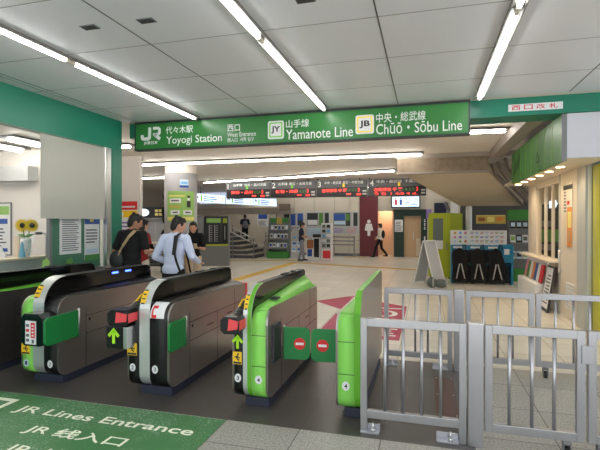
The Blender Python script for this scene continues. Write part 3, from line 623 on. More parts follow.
def rail_post(label, x0, x1, y):
    p = thing('railing_post', label, 'post', ((x0+x1)/2, y, 0), 'steel railing posts'); part('tube', MB().box(x0, x1, y-0.045, y+0.045, 0, 0.85), 'fence_steel', p, 0.004); part('cap', MB().box(x0-0.001, x1+0.001, y-0.046, y+0.046, 0.85, 0.855), 'metal_light', p)
rail_panel('near steel railing panel bolted down right beside lime gate four', -0.468, 0.272, 3.35, (-0.29, -0.16, -0.03, 0.10), foot=('l', 'r'))
rail_post('near square steel post between the fixed panel and the swing gate', 0.283, 0.382, 3.36)
rail_panel('near steel swing gate panel hanging on the square post', 0.393, 1.003, 3.35, (0.55, 0.69, 0.825), caster=(0.90,), hinge=1.015)
rail_panel('near steel railing panel at the right edge of the photo', 1.022, 1.62, 3.35, (1.19, 1.32, 1.46), caster=(1.10,))
rail_panel('far steel railing panel standing behind gate four', -0.44, 0.268, 4.99, (-0.24, -0.11, 0.02, 0.14), foot=('l', 'r'))
rail_post('far square steel post between the two rear panels', 0.283, 0.382, 5.0)
rail_panel('far steel swing gate panel in front of the blue unit', 0.40, 1.045, 4.99, (0.57, 0.71, 0.85))
rail_panel('far steel railing panel in front of the kiosk door', 1.06, 1.70, 4.99, (1.24, 1.40, 1.54), caster=(1.15,))

# ------------------------------------------------------------------ the big green station sign
SY = 6.23; SX0, SX1, SZ0, SZ1 = -4.47, 0.53, 2.725, 3.12
s = thing('station_sign', 'long green overhead sign reading Yoyogi Station and line names above the gates', 'sign', ((SX0+SX1)/2, SY, SZ0))
part('face', MB().box(SX0, SX1, SY, SY+0.09, SZ0, SZ1), 'sign_green', s)
fr = MB().box(SX0-0.02, SX1+0.02, SY-0.008, SY+0.1, SZ1, SZ1+0.03).box(SX0-0.02, SX1+0.02, SY-0.008, SY+0.1, SZ0-0.025, SZ0).box(SX0-0.02, SX0, SY-0.008, SY+0.1, SZ0, SZ1).box(SX1, SX1+0.02, SY-0.008, SY+0.1, SZ0, SZ1)
part('frame', fr, 'sign_frame', s)
F_ = SY-0.001
from math import tan, atan
def sx(px):                                                # sign layout across its length, from measured proportions
    t_ = atan((px-300)/450)-R(15.65); return SY*tan(t_)
def put(body, p0, p1, z0, z1, bold=0.0, m='letter_white', par=None, dep=0.002):
    return part('lettering', text_mb(body, (sx(p0), F_, z0), X, Z, sx(p1)-sx(p0), z1-z0, bold, dep), m, par or s)
def zz(px, y):
    a = -math.sin(R(15.65))*sx(px)+math.cos(R(15.65))*SY; return 1.55+(223-y)/450*a
# logo
lg = MB(); x0 = sx(141.5); w_ = sx(161)-x0; z0 = zz(151, 140); h_ = zz(151, 127.5)-z0
ribbon(lg, [(0.04*w_, .42*h_), (.06*w_, .16*h_), (.12*w_, .1*h_), (.36*w_, .1*h_), (.42*w_, .18*h_), (.44*w_, 1.0*h_)], .15*w_, (x0, F_, z0), X, Z)
ribbon(lg, [(.60*w_, .91*h_), (.86*w_, .91*h_), (.93*w_, .82*h_), (.93*w_, .54*h_), (.86*w_, .42*h_), (.60*w_, .42*h_)], .13*w_, (x0, F_, z0), X, Z)
ribbon(lg, [(.60*w_, .98*h_), (.60*w_, .38*h_)], .10*w_, (x0, F_, z0), X, Z) if False else None
ribbon(lg, [(.68*w_, .42*h_), (.96*w_, .03*h_)], .15*w_, (x0, F_, z0), X, Z)
part('logo', lg, 'letter_white', s)
put('JR東日本', 144, 158, zz(151, 145), zz(151, 141), 0.02)
put('代々木駅', 166, 193, zz(179, 133.5), zz(179, 126), 0.008); put('Yoyogi Station', 166.5, 222, zz(194, 145), zz(194, 135), 0.004)
put('西口', 227.5, 240, zz(233, 131.5), zz(233, 124.5), 0.01); put('West Entrance', 227.5, 256, zz(241, 136.5), zz(241, 132), 0.006); put('西入口  서쪽 입구', 227.5, 254, zz(241, 141.5), zz(241, 137.5), 0.006)
for (pa, pb, ya, yb, code, mid, cx) in ((268, 284, 139, 121, 'JY', 'line_green', 0), (355.5, 374, 134, 115, 'JB', 'line_yellow', 0)):
    xa, xb = sx(pa), sx(pb); za, zb = zz((pa+pb)/2, ya), zz((pa+pb)/2, yb)
    r_ = 0.03; rr = lambda q: [(xa+q+r_*(1-math.cos(a))*0+0, 0) for a in (0,)]
    def rounded(q):
        A, B, C_, D_ = xa+q, xb-q, za+q, zb-q; rad = 0.03-q*0.4; out = []
        for (cx_, cz_, a0) in ((B-rad, D_-rad, 0), (A+rad, D_-rad, 90), (A+rad, C_+rad, 180), (B-rad, C_+rad, 270)):
            out += [(cx_+rad*math.cos(R(a0+i*22.5)), cz_+rad*math.sin(R(a0+i*22.5))) for i in range(5)]
        return out
    bg = part('line_badge', MB().prism(rounded(0), F_-0.004, F_, 'y'), 'white', s)
    part('badge_ring', MB().prism(rounded(0.022), F_-0.006, F_-0.004, 'y'), mid, bg); part('badge_centre', MB().prism(rounded(0.040), F_-0.008, F_-0.006, 'y'), 'white', bg)
    hx = (xb-xa)*0.22; part('lettering', text_mb(code, (xa+hx, F_-0.008, za+(zb-za)*0.30), X, Z, (xb-xa)-2*hx, (zb-za)*0.40, 0.03, 0.001), 'black', bg)
put('山手線', 286, 309, zz(297, 127.5), zz(297, 119.5), 0.008); put('Yamanote Line', 286, 353, zz(320, 138), zz(320, 128), 0.004)
put('中央・総武線', 376, 425.5, zz(400, 121.5), zz(400, 112), 0.006); put('Chūō・Sōbu Line', 376, 462, zz(418, 132.5), zz(418, 121.5), 0.004)
# white plate on the beam
BY = 6.33-0.001
bp = thing('sign_plate', 'white plate with red characters 西口改札 on the green beam', 'sign', (1.0, BY, 2.95))
bx0, bx1 = BY*tan(atan((508-300)/450)-R(15.65)), BY*tan(atan((562.5-300)/450)-R(15.65))
part('plate', MB().box(bx0, bx1, BY-0.006, BY, 2.985, 3.075), 'paper', bp)
for i, ch in enumerate('西口改札'): part('lettering', text_mb(ch, (bx0+0.04+i*(bx1-bx0-0.05)/4, BY-0.006, 3.0), X, Z, (bx1-bx0)*0.16, 0.062, 0.01, 0.001), 'sign_red', bp)

# ------------------------------------------------------------------ kiosk on the right
KX = 2.2
kw = MB().box(KX, KX+0.1, 10.3, 10.95, 0, 2.52).box(KX, KX+0.1, 8.62, 10.3, 0, 0.86).box(KX, KX+0.1, 8.62, 10.3, 2.30, 2.52)
kw.box(KX, 5.5, 10.95, 11.05, 0, 2.52).box(5.4, 5.5, 7.3, 10.95, 0, 2.52)
struct('wall_kiosk', kw, 'store_wall', 'cream kiosk wall with a lit serving window on the right', 'wall')
struct('wall_kiosk_end', MB().box(KX+0.01, 5.5, 7.33, 7.40, 0, 2.5), 'store_grey', 'grey end wall of the kiosk', 'wall')
struct('trim_3', MB().box(KX-0.012, KX+0.1, 7.28, 7.62, 0, 2.5), 'store_grey', 'pale grey corner panel of the kiosk', 'trim')
struct('trim_4', MB().box(KX+0.015, KX+0.06, 7.262, 7.28, 0, 2.5), 'metal_light', 'thin metal corner strip of the kiosk', 'trim')
struct('ceiling_kiosk', MB().box(KX+0.1, 5.5, 7.4, 10.95, 2.52, 2.58), 'store_wall', 'ceiling inside the kiosk', 'ceiling')
k = thing('window_2', 'serving window of the kiosk with sliding panes', 'window', (KX+0.04, 9.46, 0.86)); k['kind'] = 'structure'
fr = MB()
for yy in (8.62, 9.14, 9.66, 10.26): fr.box(KX+0.01, KX+0.06, yy, yy+0.035, 0.9, 2.3)
fr.box(KX+0.01, KX+0.07, 8.62, 10.3, 2.25, 2.3).box(KX+0.01, KX+0.07, 8.62, 10.3, 0.86, 0.91); part('window_frame', fr, 'store_wall', k)
part('glass_pane', MB().box(KX+0.035, KX+0.040, 8.66, 10.26, 0.91, 2.25), 'glass', k)
solo('serving_counter', MB().box(KX-0.20, KX, 8.58, 11.0, 0.865, 0.90), 'store_wall', 'narrow cream counter below the kiosk window', 'counter', bev=0.004)
# kiosk door
d = thing('door_1', 'cream kiosk door with an advertising poster and louvre', 'door', (KX-0.01, 8.12, 0)); d['kind'] = 'structure'
part('leaf', MB().box(KX+0.0, KX+0.05, 7.62, 8.62, 0, 2.52), 'store_wall', d)
part('frame', MB().box(KX-0.012, KX+0.0, 8.56, 8.62, 0, 2.52).box(KX-0.012, KX+0.0, 7.62, 7.66, 0, 2.52), 'store_grey', d)
part('handle', MB().cyl((KX-0.05, 8.46, 0.72), (KX-0.05, 8.46, 1.10), 0.013, n=8).box(KX-0.05, KX, 8.45, 8.47, 0.75, 0.77).box(KX-0.05, KX, 8.45, 8.47, 1.05, 1.07), 'metal_light', d)
lv = MB()
for i in range(8): lv.box(KX-0.012, KX, 7.78, 8.22, 0.18+i*0.055, 0.21+i*0.055)
part('louvre', lv, 'white', d)
sheet('poster', 'food poster with orange picture hanging on the kiosk door', 'poster', (KX-0.004, 8.34, 1.17), -Y, Z, 0.46, 1.02, 'cream_cloth', [(.42, .98, .0, .62, 'orange'), (.5, .9, .3, .55, 'pale_yellow'), (.55, .8, .08, .26, 'tan'), (.0, .34, .02, .5, 'shelf_top'), ('L', .06, .36, .55, .9, 7, 'grey_text'), (.0, 1.0, .90, .97, 'dark_grey'), (.45, .7, .66, .72, 'sign_red')])
# inside the kiosk
mb = MB()
for z in (0.9, 1.25, 1.6): mb.box(3.6, 3.95, 8.0, 10.6, z, z+0.03)
mb.box(3.93, 3.96, 8.0, 10.6, 0.0, 2.0); solo('display_shelf', mb, 'shelf_top', 'cream display shelf behind the kiosk window', 'shelf')
for i in range(14):
    yy = 8.15+0.17*i; zq = (0.93, 1.28, 1.63)[i % 3]; h = random.uniform(.16, .28)
    solo('packet', MB().box(3.64, 3.78, yy, yy+0.12, zq, zq+h), ['pale_yellow', 'tan', 'white', 'leaf'][i % 4], '%s packet on the %s shelf inside the kiosk, %s one along' % (['yellow', 'tan', 'white', 'green'][i % 4], ['bottom', 'middle', 'top'][i % 3], ORD[i//3]), 'packet', 'packets inside the kiosk', bev=0.01)
solo('counter_case', MB().box(2.6, 3.0, 8.7, 10.3, 0, 0.96), 'white', 'white counter inside the kiosk behind the glass', 'counter', bev=0.01)
cb = thing('cabinet', 'dark cabinet with a green front strip standing at the far end inside the kiosk', 'cabinet', (2.62, 10.75, 0)); part('body', MB().box(2.32, 2.95, 10.6, 10.94, 0, 1.95), 'photo_dark', cb, 0.006); part('strip', MB().box(2.32, 2.95, 10.59, 10.6, 1.15, 1.42), 'leaf', cb)
for zz_ in (1.0, 1.5): part('door', MB().box(2.34, 2.6, 10.585, 10.6, zz_-0.03, zz_+0.10), 'mid_grey', cb)
sg = thing('hanging_sign', 'small glowing pale arrow sign hanging inside the kiosk window', 'sign', (2.55, 9.7, 1.62)); part('panel', MB().prism([(9.42, 1.84), (9.85, 1.84), (9.85, 1.98), (9.42, 1.98), (9.30, 1.91)][::-1], 2.33, 2.345, 'x'), 'lit_panel', sg)
part('cord', MB().cyl((2.338, 9.5, 1.98), (2.338, 9.5, 2.5), 0.004, n=6).cyl((2.338, 9.8, 1.98), (2.338, 9.8, 2.5), 0.004, n=6), 'mid_grey', sg)
kl = thing('ceiling_light', 'warm light panel on the ceiling inside the kiosk', 'ceiling light', (3.2, 9.2, 2.5)); part('diffuser', MB().box(2.9, 3.5, 8.3, 10.3, 2.50, 2.515), mat('warm_panel', (255, 228, 178), 0.5, emit=1.6), kl)
# fascia
fa = thing('kiosk_canopy', 'green fascia canopy with warm downlights above the kiosk window', 'canopy', (1.9, 8.0, 2.36))
part('fascia', MB().box(1.64, 1.69, 6.36, 9.75, 2.33, 2.92), 'fascia_green', fa)
mb = MB()
for i in range(1, 8): yy = 6.36+0.42*i; mb.box(1.636, 1.64, yy-0.005, yy+0.005, 2.33, 2.92)
part('seam', mb, 'pale_green', fa)
mb = MB(); o_ = (1.638, 9.7, 2.36)
for (dx, dz) in ((0.12, 0.0), (0.34, 0.06), (0.55, 0.12)): ribbon(mb, [(dx+0.02, dz+0.10), (dx+0.12, dz+0.26), (dx+0.2, dz+0.32), (dx+0.13, dz+0.17), (dx+0.04, dz+0.08)], 0.05, o_, -Y, Z, 0.003)
part('emblem', mb, 'fascia_dark', fa); mb = MB()
ribbon(mb, [(2.0, 0.12), (2.08, 0.26), (2.2, 0.12), (2.0, 0.12)], 0.028, o_, -Y, Z, 0.003)
part('emblem', mb, 'fascia_dark', fa)
part('soffit', MB().box(1.69, 2.2, 6.42, 10.95, 2.37, 2.41), 'shelf_top', fa); part('top', MB().box(1.69, 2.3, 6.42, 9.75, 2.88, 2.92), 'dark_grey', fa)
part('end_box', MB().box(1.70, 3.6, 6.34, 6.42, 2.365, 2.925), 'box_white', fa, 0.006)
part('end_edge', MB().box(1.64, 1.70, 6.34, 6.36, 2.33, 2.92), 'steel_grey', fa)
for i in range(6):
    yy = 7.37+0.62*i; dl = part('downlight', MB().cyl((1.89, yy, 2.37), (1.89, yy, 2.364), 0.055, n=16), 'downlight', fa)
    L_ = bpy.data.lights.new('downlight_lamp', 'SPOT'); L_.energy = 15; L_.color = (1.0, 0.80, 0.55); L_.spot_size = R(150); L_.spot_blend = 1.0; L_.shadow_soft_size = 0.06
    lo = bpy.data.objects.new('downlight_lamp', L_); lo.location = (1.89, yy, 2.35); COL.objects.link(lo)
# yellow panel beyond the kiosk end
solo('yellow_locker', MB().box(2.27, 4.2, 7.0, 7.25, 0.0, 2.36).box(2.45, 2.455, 6.995, 7.0, 0, 2.36).box(2.66, 2.665, 6.995, 7.0, 0, 2.36), 'yellow_panel', 'tall yellow panel beside the kiosk corner at the right edge', 'panel', bev=0.004)
# magazines and stands under the counter
mr = thing('magazine_rack', 'white magazine rack below the kiosk counter', 'rack', (2.05, 9.9, 0)); part('bin', MB().box(1.93, 2.18, 9.2, 10.75, 0, 0.42), 'white', mr, 0.006); part('back', MB().box(2.15, 2.19, 9.2, 10.75, 0.42, 0.84), 'white', mr)
for i in range(7):
    yy = 9.25+0.21*i; zq = 0.43
    m_ = MB().box(-0.012, 0.012, 0, 0.19, 0, 0.34).xf(Matrix.Translation((2.06, yy, zq)) @ Matrix.Rotation(0.18, 4, 'Y'))
    solo('magazine', m_, ['red', 'white', 'blue', 'orange', 'paper', 'leaf', 'pink'][i], '%s magazine leaning in the white rack below the kiosk counter' % ['red', 'white', 'blue', 'orange', 'pale grey', 'green', 'pink'][i], 'magazine', 'magazines in the kiosk rack')
sb = thing('sign_board', 'white sign board in a dark frame leaning on the kiosk wall', 'sign board', (2.1, 8.85, 0)); q = Matrix.Translation((2.0, 8.6, 0)) @ Matrix.Rotation(0.15, 4, 'Y')
part('frame', MB().box(0, 0.03, 0, 0.46, 0, 0.80).xf(q), 'dark_grey', sb); part('sheet', MB().box(-0.005, 0, 0.03, 0.43, 0.06, 0.77).xf(q), 'paper', sb)
mb = MB()
for i in range(9): mb.box(-0.007, -0.005, 0.07, 0.38-0.05*(i % 3), 0.14+i*0.06, 0.165+i*0.06)
part('print', mb.xf(q), 'grey_text', sb)

# ------------------------------------------------------------------ right background: stair soffit, booth, blue unit
struct('wall_alcove', MB().box(1.0, 6.5, 14.5, 14.6, 0, CEIL), 'dark_wall', 'dark grey wall behind the blue unit', 'wall')
mb = MB().prism([(-0.55, 11.0), (1.35, 11.0), (2.75, 14.5), (1.0, 14.5)], 0, 0.14, 'z')
for i, p in enumerate(mb.v):
    t_ = (p.y-11.0)/3.5; p.z += 2.72+(2.06-2.72)*t_
struct('trim_5', mb, 'soffit', 'sloping beige soffit under a staircase', 'soffit')
mb = MB().box(-0.66, 1.35, 10.88, 11.0, 2.74, 3.06); struct('trim_6', mb, 'rough_concrete', 'rough concrete beam at the top of the sloping soffit', 'beam')
mb = MB().box(-0.70, 2.6, 10.86, 10.98, 3.06, CEIL).box(-0.70, 1.35, 10.84, 11.02, 2.70, 2.74); struct('trim_7', mb, 'pipe_pale', 'pale duct band along the concrete beam', 'duct')
mb = MB()
for (x0_, z0_) in ((1.42, 2.66), (1.55, 2.72), (1.70, 2.80)): mb.tube([(x0_, 10.95, z0_+0.2), (x0_+0.1, 11.1, z0_), (x0_+1.3, 14.3, z0_-0.62)], 0.035, 8)
solo('pipe', mb, 'pipe', 'bundle of brown pipes along the right edge of the staircase soffit', 'pipe')
mb = MB().prism([(1.35, 11.0), (2.1, 11.0), (3.6, 14.5), (2.75, 14.5)], 0, 0.1, 'z')
for p in mb.v: p.z += 2.9+(2.2-2.9)*(p.y-11.0)/3.5
struct('trim_8', mb, 'concrete', 'rough underside beside the staircase soffit', 'soffit')
# slanted duct near the kiosk
solo('ceiling_duct', MB().box(1.36, 1.60, 6.76, 10.7, 2.98, CEIL), 'pipe_pale', 'long pale duct on the ceiling right of the green sign', 'duct')
bo = thing('booth', 'tall lime yellow booth with a window beside the blue unit', 'booth', (0.45, 13.7, 0)); q = rot_at(0.06, 13.42, -28)
part('cabinet', MB().box(0, 0.66, 0, 0.80, 0.03, 1.83).xf(q), 'lime_booth', bo, 0.006)
part('door', MB().box(0.04, 0.62, -0.015, 0, 0.06, 1.79).xf(q), 'lime_booth', bo, 0.004)
part('door_window', MB().box(0.16, 0.46, -0.022, -0.014, 0.98, 1.68).xf(q), 'photo_grey', bo); part('notice', MB().box(0.22, 0.46, -0.026, -0.021, 0.82, 1.06).xf(q), 'paper', bo)
part('handle', MB().box(0.56, 0.58, -0.04, -0.015, 0.8, 1.0).xf(q), 'mid_grey', bo)
for xx in (0.06, 0.60): part('foot', MB().box(xx-0.03, xx+0.03, 0.05, 0.75, 0, 0.03).xf(q), 'dark_grey', bo)
solo('spot_lamp', MB().cyl((0.62, 13.5, 1.93), (0.52, 13.45, 2.14), 0.05).box(0.56, 0.66, 13.46, 13.56, 1.83, 1.96), 'steel_grey', 'grey lamp head standing on top of the lime booth', 'lamp')
bu = thing('blue_counter', 'long blue stand with a white board above, three dark folded chairs in front', 'stand', (1.37, 12.5, 0))
part('top_rail', MB().box(0.62, 1.86, 12.3, 12.55, 0.86, 0.98), 'blue_unit', bu, 0.006)
for i in range(3): part('label', MB().box(0.68+i*0.42, 0.9+i*0.42, 12.29, 12.30, 0.90, 0.95), 'paper', bu)
part('end_box', MB().prism([(12.2, 0.55), (12.6, 0.55), (12.6, 1.0), (12.28, 1.0), (12.2, 0.9)], 1.80, 2.10, 'x'), 'blue_unit', bu, 0.008); part('notice', MB().box(1.88, 2.0, 12.19, 12.25, 0.76, 0.90), 'paper', bu)
for xx in (0.62, 2.05): part('leg', MB().box(xx, xx+0.05, 12.25, 12.6, 0, 0.9), 'blue_unit', bu)
part('shelf', MB().box(0.65, 2.07, 12.45, 12.6, 0.45, 0.5), 'blue_unit', bu)
mb = MB().box(0.62, 2.0, 12.56, 12.6, 0.98, 1.36, 0); cols = ['pale_blue', 'pink', 'gold', 'pale_green', 'purple', 'sky_blue', 'orange']
for i in range(3):
    for j in range(3): mb.ell((0.74+0.13*i, 12.555, 1.07+0.11*j), (0.035, 0.006, 0.035), 10, 6, 1+(i*3+j) % 7)
for i in range(7):
    for j in range(3): mb.box(1.12+i*0.12, 1.19+i*0.12, 12.553, 12.56, 1.05+j*0.11, 1.075+j*0.11, 1+(i+2*j) % 7); mb.box(1.12+i*0.12, 1.21+i*0.12, 12.553, 12.56, 1.09+j*0.11, 1.1+j*0.11, 8)
part('board', mb, ['paper']+cols+['grey_text'], bu)
part('back_panel', MB().box(0.66, 2.06, 12.58, 12.6, 0.0, 0.9), 'dark_grey', bu)
for i, xx in enumerate((0.70, 1.13, 1.56)):
    c = thing('folding_chair', '%s of three black folded chairs with pale legs under the blue stand' % ['leftmost', 'middle', 'rightmost'][i], 'chair', (xx+0.14, 12.1, 0), 'black folded chairs')
    q = Matrix.Translation((xx+0.14, 12.05, 0)) @ Matrix.Rotation(-0.14, 4, 'X')
    part('backrest', MB().prism([(-.19, .46), (.16, .30), (.20, .50), (.10, .86), (-.02, .93), (-.20, .80)], -0.03, 0.03, 'y').xf(q), 'black_cloth', c, 0.012)
    part('seat', MB().prism([(-.20, .10), (.20, .10), (.18, .46), (-.18, .48)], 0.02, 0.06, 'y').xf(q), 'black_cloth', c, 0.012)
    part('grip', MB().tube([(0.06, 0, .9), (0.07, 0, 1.0), (0.13, 0, 1.0), (0.13, 0, .86)], 0.012, 6).xf(q), 'black', c)
    for sgn in (-1, 1): part('leg', MB().cyl((0.0+sgn*0.02, -0.05, 0.52), (sgn*0.10, -0.07, 0.14), 0.014, n=8).xf(q), 'light_grey', c)
    part('stretcher', MB().cyl((-0.16, -0.02, 0.10), (0.16, -0.02, 0.10), 0.013, n=8).cyl((-0.15, -0.02, 0.03), (-0.15, -0.02, 0.16), 0.013, n=8).cyl((0.15, -0.02, 0.03), (0.15, -0.02, 0.16), 0.013, n=8).xf(q), 'black', c)
sheet('banner', 'yellow banner with heart shapes on the dark alcove wall', 'banner', (1.45, 14.49, 1.53), X, Z, 0.82, 0.26, 'gold', [(.02, .98, .9, .97, 'pale_yellow'), (.08, .3, .3, .7, 'brown_leather'), (.38, .62, .2, .8, 'pale_yellow'), (.68, .92, .3, .75, 'orange')])
sheet('poster', 'grey poster board beside the yellow banner on the dark wall', 'poster', (2.32, 14.49, 1.1), X, Z, 0.1, 0.72, 'mid_grey', [(.1, .9, .05, .95, 'light_grey')])
mb = MB(); mb.lathe((1.22, 14.2, 0), [(0.09, 0), (0.09, 2.0), (0.07, 2.05)], 14); solo('white_drainpipe', mb, 'white', 'white wrapped pipe standing between booth and alcove wall', 'pipe')
# brochure rack at the kiosk far end
br = thing('brochure_rack', 'grey brochure rack with green top and base beside the kiosk', 'rack', (2.45, 13.2, 0))
part('body', MB().box(2.12, 2.62, 13.1, 13.35, 0.34, 1.62), 'steel_grey', br); part('header', MB().box(2.12, 2.62, 13.08, 13.35, 1.62, 1.9), 'green_mid', br); part('base', MB().box(2.12, 2.62, 13.02, 13.35, 0, 0.34), 'green_mid', br, 0.006)
for z in (0.55, 0.98, 1.35): part('shelf', MB().box(2.14, 2.6, 12.98, 13.1, z, z+0.02).box(2.14, 2.6, 12.97, 12.98, z, z+0.06), 'steel_grey', br)
for j, z in enumerate((0.57, 1.0, 1.37)):
    for i in range(3):
        m_ = MB().box(-0.065, 0.065, 0, 0.02, 0, 0.24, 0).box(-0.05, 0.05, -0.002, 0, 0.09, 0.2, 1).xf(Matrix.Translation((2.22+0.15*i, 13.0, z)) @ Matrix.Rotation(-0.2, 4, 'X'))
        solo('brochure', m_, [['paper', 'photo_grey'], ['pale_blue', 'photo_dark'], ['paper', 'pale_green'], ['photo_dark', 'pale_blue']][(i+j*2) % 4 if j < 2 else 3], 'brochure on the %s shelf of the kiosk rack, %s from left' % (['bottom', 'middle', 'top'][j], ORD[i]), 'brochure', 'brochures in the kiosk rack')
# folding A-frame sign
af = thing('sandwich_board', 'white folding A-frame board standing in front of the lime booth', 'sandwich board', (0.1, 11.7, 0))
for nm, a0, a1 in (('front_panel', -0.24, 0.05), ('rear_panel', 0.40, 0.08)):
    mb = MB(); u_ = Vector((a1-a0, 0, 1.1)).normalized(); o_ = Vector((a0, 11.5, 0)); n_ = Y
    RZ = Matrix.Translation((0.1, 11.75, 0)) @ Matrix.Rotation(R(-38), 4, 'Z') @ Matrix.Translation((-0.1, -11.75, 0)); P = lambda p, q, dd: RZ @ (o_+u_*q+n_*p+u_.cross(n_)*dd)
    L_ = math.hypot(a1-a0, 1.1)
    pn = part(nm, MB().add([P(0.04, .06, 0), P(.46, .06, 0), P(.46, L_, 0), P(.04, L_, 0), P(.04, .06, .012), P(.46, .06, .012), P(.46, L_, .012), P(.04, L_, .012)], [(0,3,2,1),(4,5,6,7),(0,1,5,4),(1,2,6,5),(2,3,7,6),(3,0,4,7)]), 'light_grey', af)
    part('rail', MB().cyl(P(.03, 0, 0), P(.03, L_, 0), 0.016, n=8).cyl(P(.47, 0, 0), P(.47, L_, 0), 0.016, n=8).cyl(P(.03, L_, 0), P(.47, L_, 0), 0.016, n=8), 'white', pn)
wb_ = thing('folded_sack', 'grey weight bag lying at the foot of the A-frame board', 'bag', (0.22, 11.35, 0)); part('body', MB().ell((0.14, 11.20, 0.13), (0.12, 0.14, 0.13)).ell((0.34, 11.20, 0.11), (0.15, 0.12, 0.11)), 'photo_grey', wb_)
part('frame', MB().tube([(0.16, 11.05, 0.02), (0.16, 11.05, 0.24), (0.46, 11.05, 0.24), (0.46, 11.05, 0.02), (0.16, 11.05, 0.02)], 0.012, 6), 'light_grey', wb_)

# ------------------------------------------------------------------ far back wall, toilets
bw = MB().box(-7.1, -2.99, 21.1, 21.3, 0, CEIL, 0).box(-2.15, -0.97, 21.1, 21.3, 2.10, CEIL, 0).box(-2.99, -2.15, 21.1, 21.3, 2.85, CEIL, 0).box(-0.97, 6, 21.1, 21.3, 2.10, CEIL, 0).box(0.05, 6, 21.1, 21.3, 0, 2.10, 0)
for xx in (-6.2, -5.2, -4.2, -3.5): bw.box(xx-0.006, xx+0.006, 21.095, 21.1, 0, CEIL, 1)
bw.box(-7.1, -2.99, 21.095, 21.1, 0.72, 0.73, 1)
struct('wall_back', bw, ['cream_wall', 'seam'], 'cream panelled back wall of the concourse', 'wall')
struct('baseboard_back', MB().box(-7.1, -2.99, 21.07, 21.1, 0, 0.12), 'mid_grey', 'grey base strip along the back wall', 'baseboard')
struct('trim_9', MB().box(-2.99, -2.15, 21.02, 21.3, 0, 2.85), 'maroon', 'maroon wall panel marking the women toilet', 'wall panel')
fg = thing('pictogram', 'white standing woman pictogram on the maroon wall panel', 'pictogram', (-2.56, 21.02, 0.95))
part('head', MB().cyl((-2.56, 21.02, 1.62), (-2.56, 21.012, 1.62), 0.085, n=16), 'white', fg); part('body', MB().prism([(-2.62, 0.95), (-2.50, 0.95), (-2.49, 1.18), (-2.36, 1.22), (-2.43, 1.52), (-2.69, 1.52), (-2.76, 1.22), (-2.63, 1.18)], 21.012, 21.02, 'y'), 'white', fg)
struct('wall_toilet_left', MB().box(-2.35, -1.42, 22.3, 22.4, 0, 2.4).box(-2.35, -2.25, 21.3, 22.3, 0, 2.4).box(-1.5, -1.42, 21.3, 22.3, 0, 2.4).box(-2.35, -1.42, 21.3, 22.4, 2.3, 2.4), mat('peach', (226, 196, 168), 0.6), 'peach wall inside the women toilet entrance', 'wall')
gr = MB().box(-1.42, -0.97, 21.05, 21.3, 0, 2.16).box(-0.22, 0.05, 21.05, 21.3, 0, 2.16).box(-0.97, -0.22, 21.05, 21.3, 1.88, 2.16); struct('trim_10', gr, 'green_dark', 'dark green surround of the accessible toilet door', 'door surround')
d3 = thing('door_2', 'light wooden accessible toilet door in the dark green surround', 'door', (-0.6, 21.25, 0)); d3['kind'] = 'structure'
part('leaf', MB().box(-0.97, -0.22, 21.22, 21.27, 0, 1.88), 'wood_door', d3); part('handle', MB().cyl((-0.55, 21.19, 0.75), (-0.55, 21.19, 1.15), 0.02, n=8).box(-0.56, -0.54, 21.19, 21.22, 0.78, 0.8).box(-0.56, -0.54, 21.19, 21.22, 1.1, 1.12), 'metal_light', d3)
part('panel', MB().box(-0.44, -0.24, 21.20, 21.22, 0.05, 0.85), 'shelf_top', d3)
sheet('notice', 'white notices on the dark green door surround', 'notice', (-1.38, 21.045, 1.15), X, Z, 0.36, 0.55, 'paper', [('L', .1, .9, .1, .9, 6, 'grey_text')])
mb = MB()
for i, ch in enumerate((1.65, 1.48, 1.31)): mb.ell((-0.06, 21.045, ch+0.05), (0.03, 0.004, 0.03), 8, 5); mb.box(-0.09, -0.03, 21.04, 21.05, ch-0.06, ch+0.01)
mb.box(-0.09, -0.03, 21.04, 21.05, 0.75, 0.95); solo('pictogram', mb, 'white', 'column of small white pictograms beside the wooden toilet door', 'pictogram')
ts = thing('toilet_sign', 'lit toilet sign box with blue and red figures above the wooden door', 'sign', (-0.88, 20.9, 2.27))
part('box', MB().box(-1.53, -0.25, 20.85, 21.1, 2.25, 2.78), 'black', ts); part('face', MB().box(-1.48, -0.30, 20.84, 20.85, 2.29, 2.74), 'lit_panel', ts)
mb = MB()
for xx, m_ in ((-1.32, 0), (-1.10, 1)):
    mb.ell((xx, 20.837, 2.66), (0.035, 0.004, 0.035), 8, 5, m_); mb.prism([(xx-0.05, 2.36), (xx+0.05, 2.36), (xx+0.06, 2.61), (xx-0.06, 2.61)], 20.834, 20.84, 'y', m_)
mb.ell((-0.86, 20.837, 2.63), (0.03, 0.004, 0.03), 8, 5, 1); ribbon(mb, [(-0.87, 2.58), (-0.87, 2.48), (-0.76, 2.48), (-0.72, 2.38)], 0.03, (0, 20.84, 0), X, Z, 0.004, 1); ribbon(mb, [(-0.90, 2.52), (-0.93, 2.44), (-0.88, 2.37), (-0.80, 2.39)], 0.022, (0, 20.84, 0), X, Z, 0.004, 1)
part('pictogram', mb, ['red', 'blue'], ts); part('lettering', text_mb('お手洗', (-0.66, 20.84, 2.5), X, Z, 0.32, 0.14, 0.0, 0.002), 'blue', ts); part('print', MB().box(-0.66, -0.36, 20.838, 20.84, 2.38, 2.42), 'blue', ts)
cl = thing('ceiling_light', 'added warm fill light brightening the women toilet entrance beside the maroon panel', 'ceiling light', (-1.85, 21.8, 2.3)); part('diffuser', MB().box(-2.1, -1.6, 21.5, 22.1, 2.27, 2.3), mat('toilet_fill', (255, 232, 205), 0.5, emit=7.0), cl)  # lamp added to brighten the peach toilet entrance
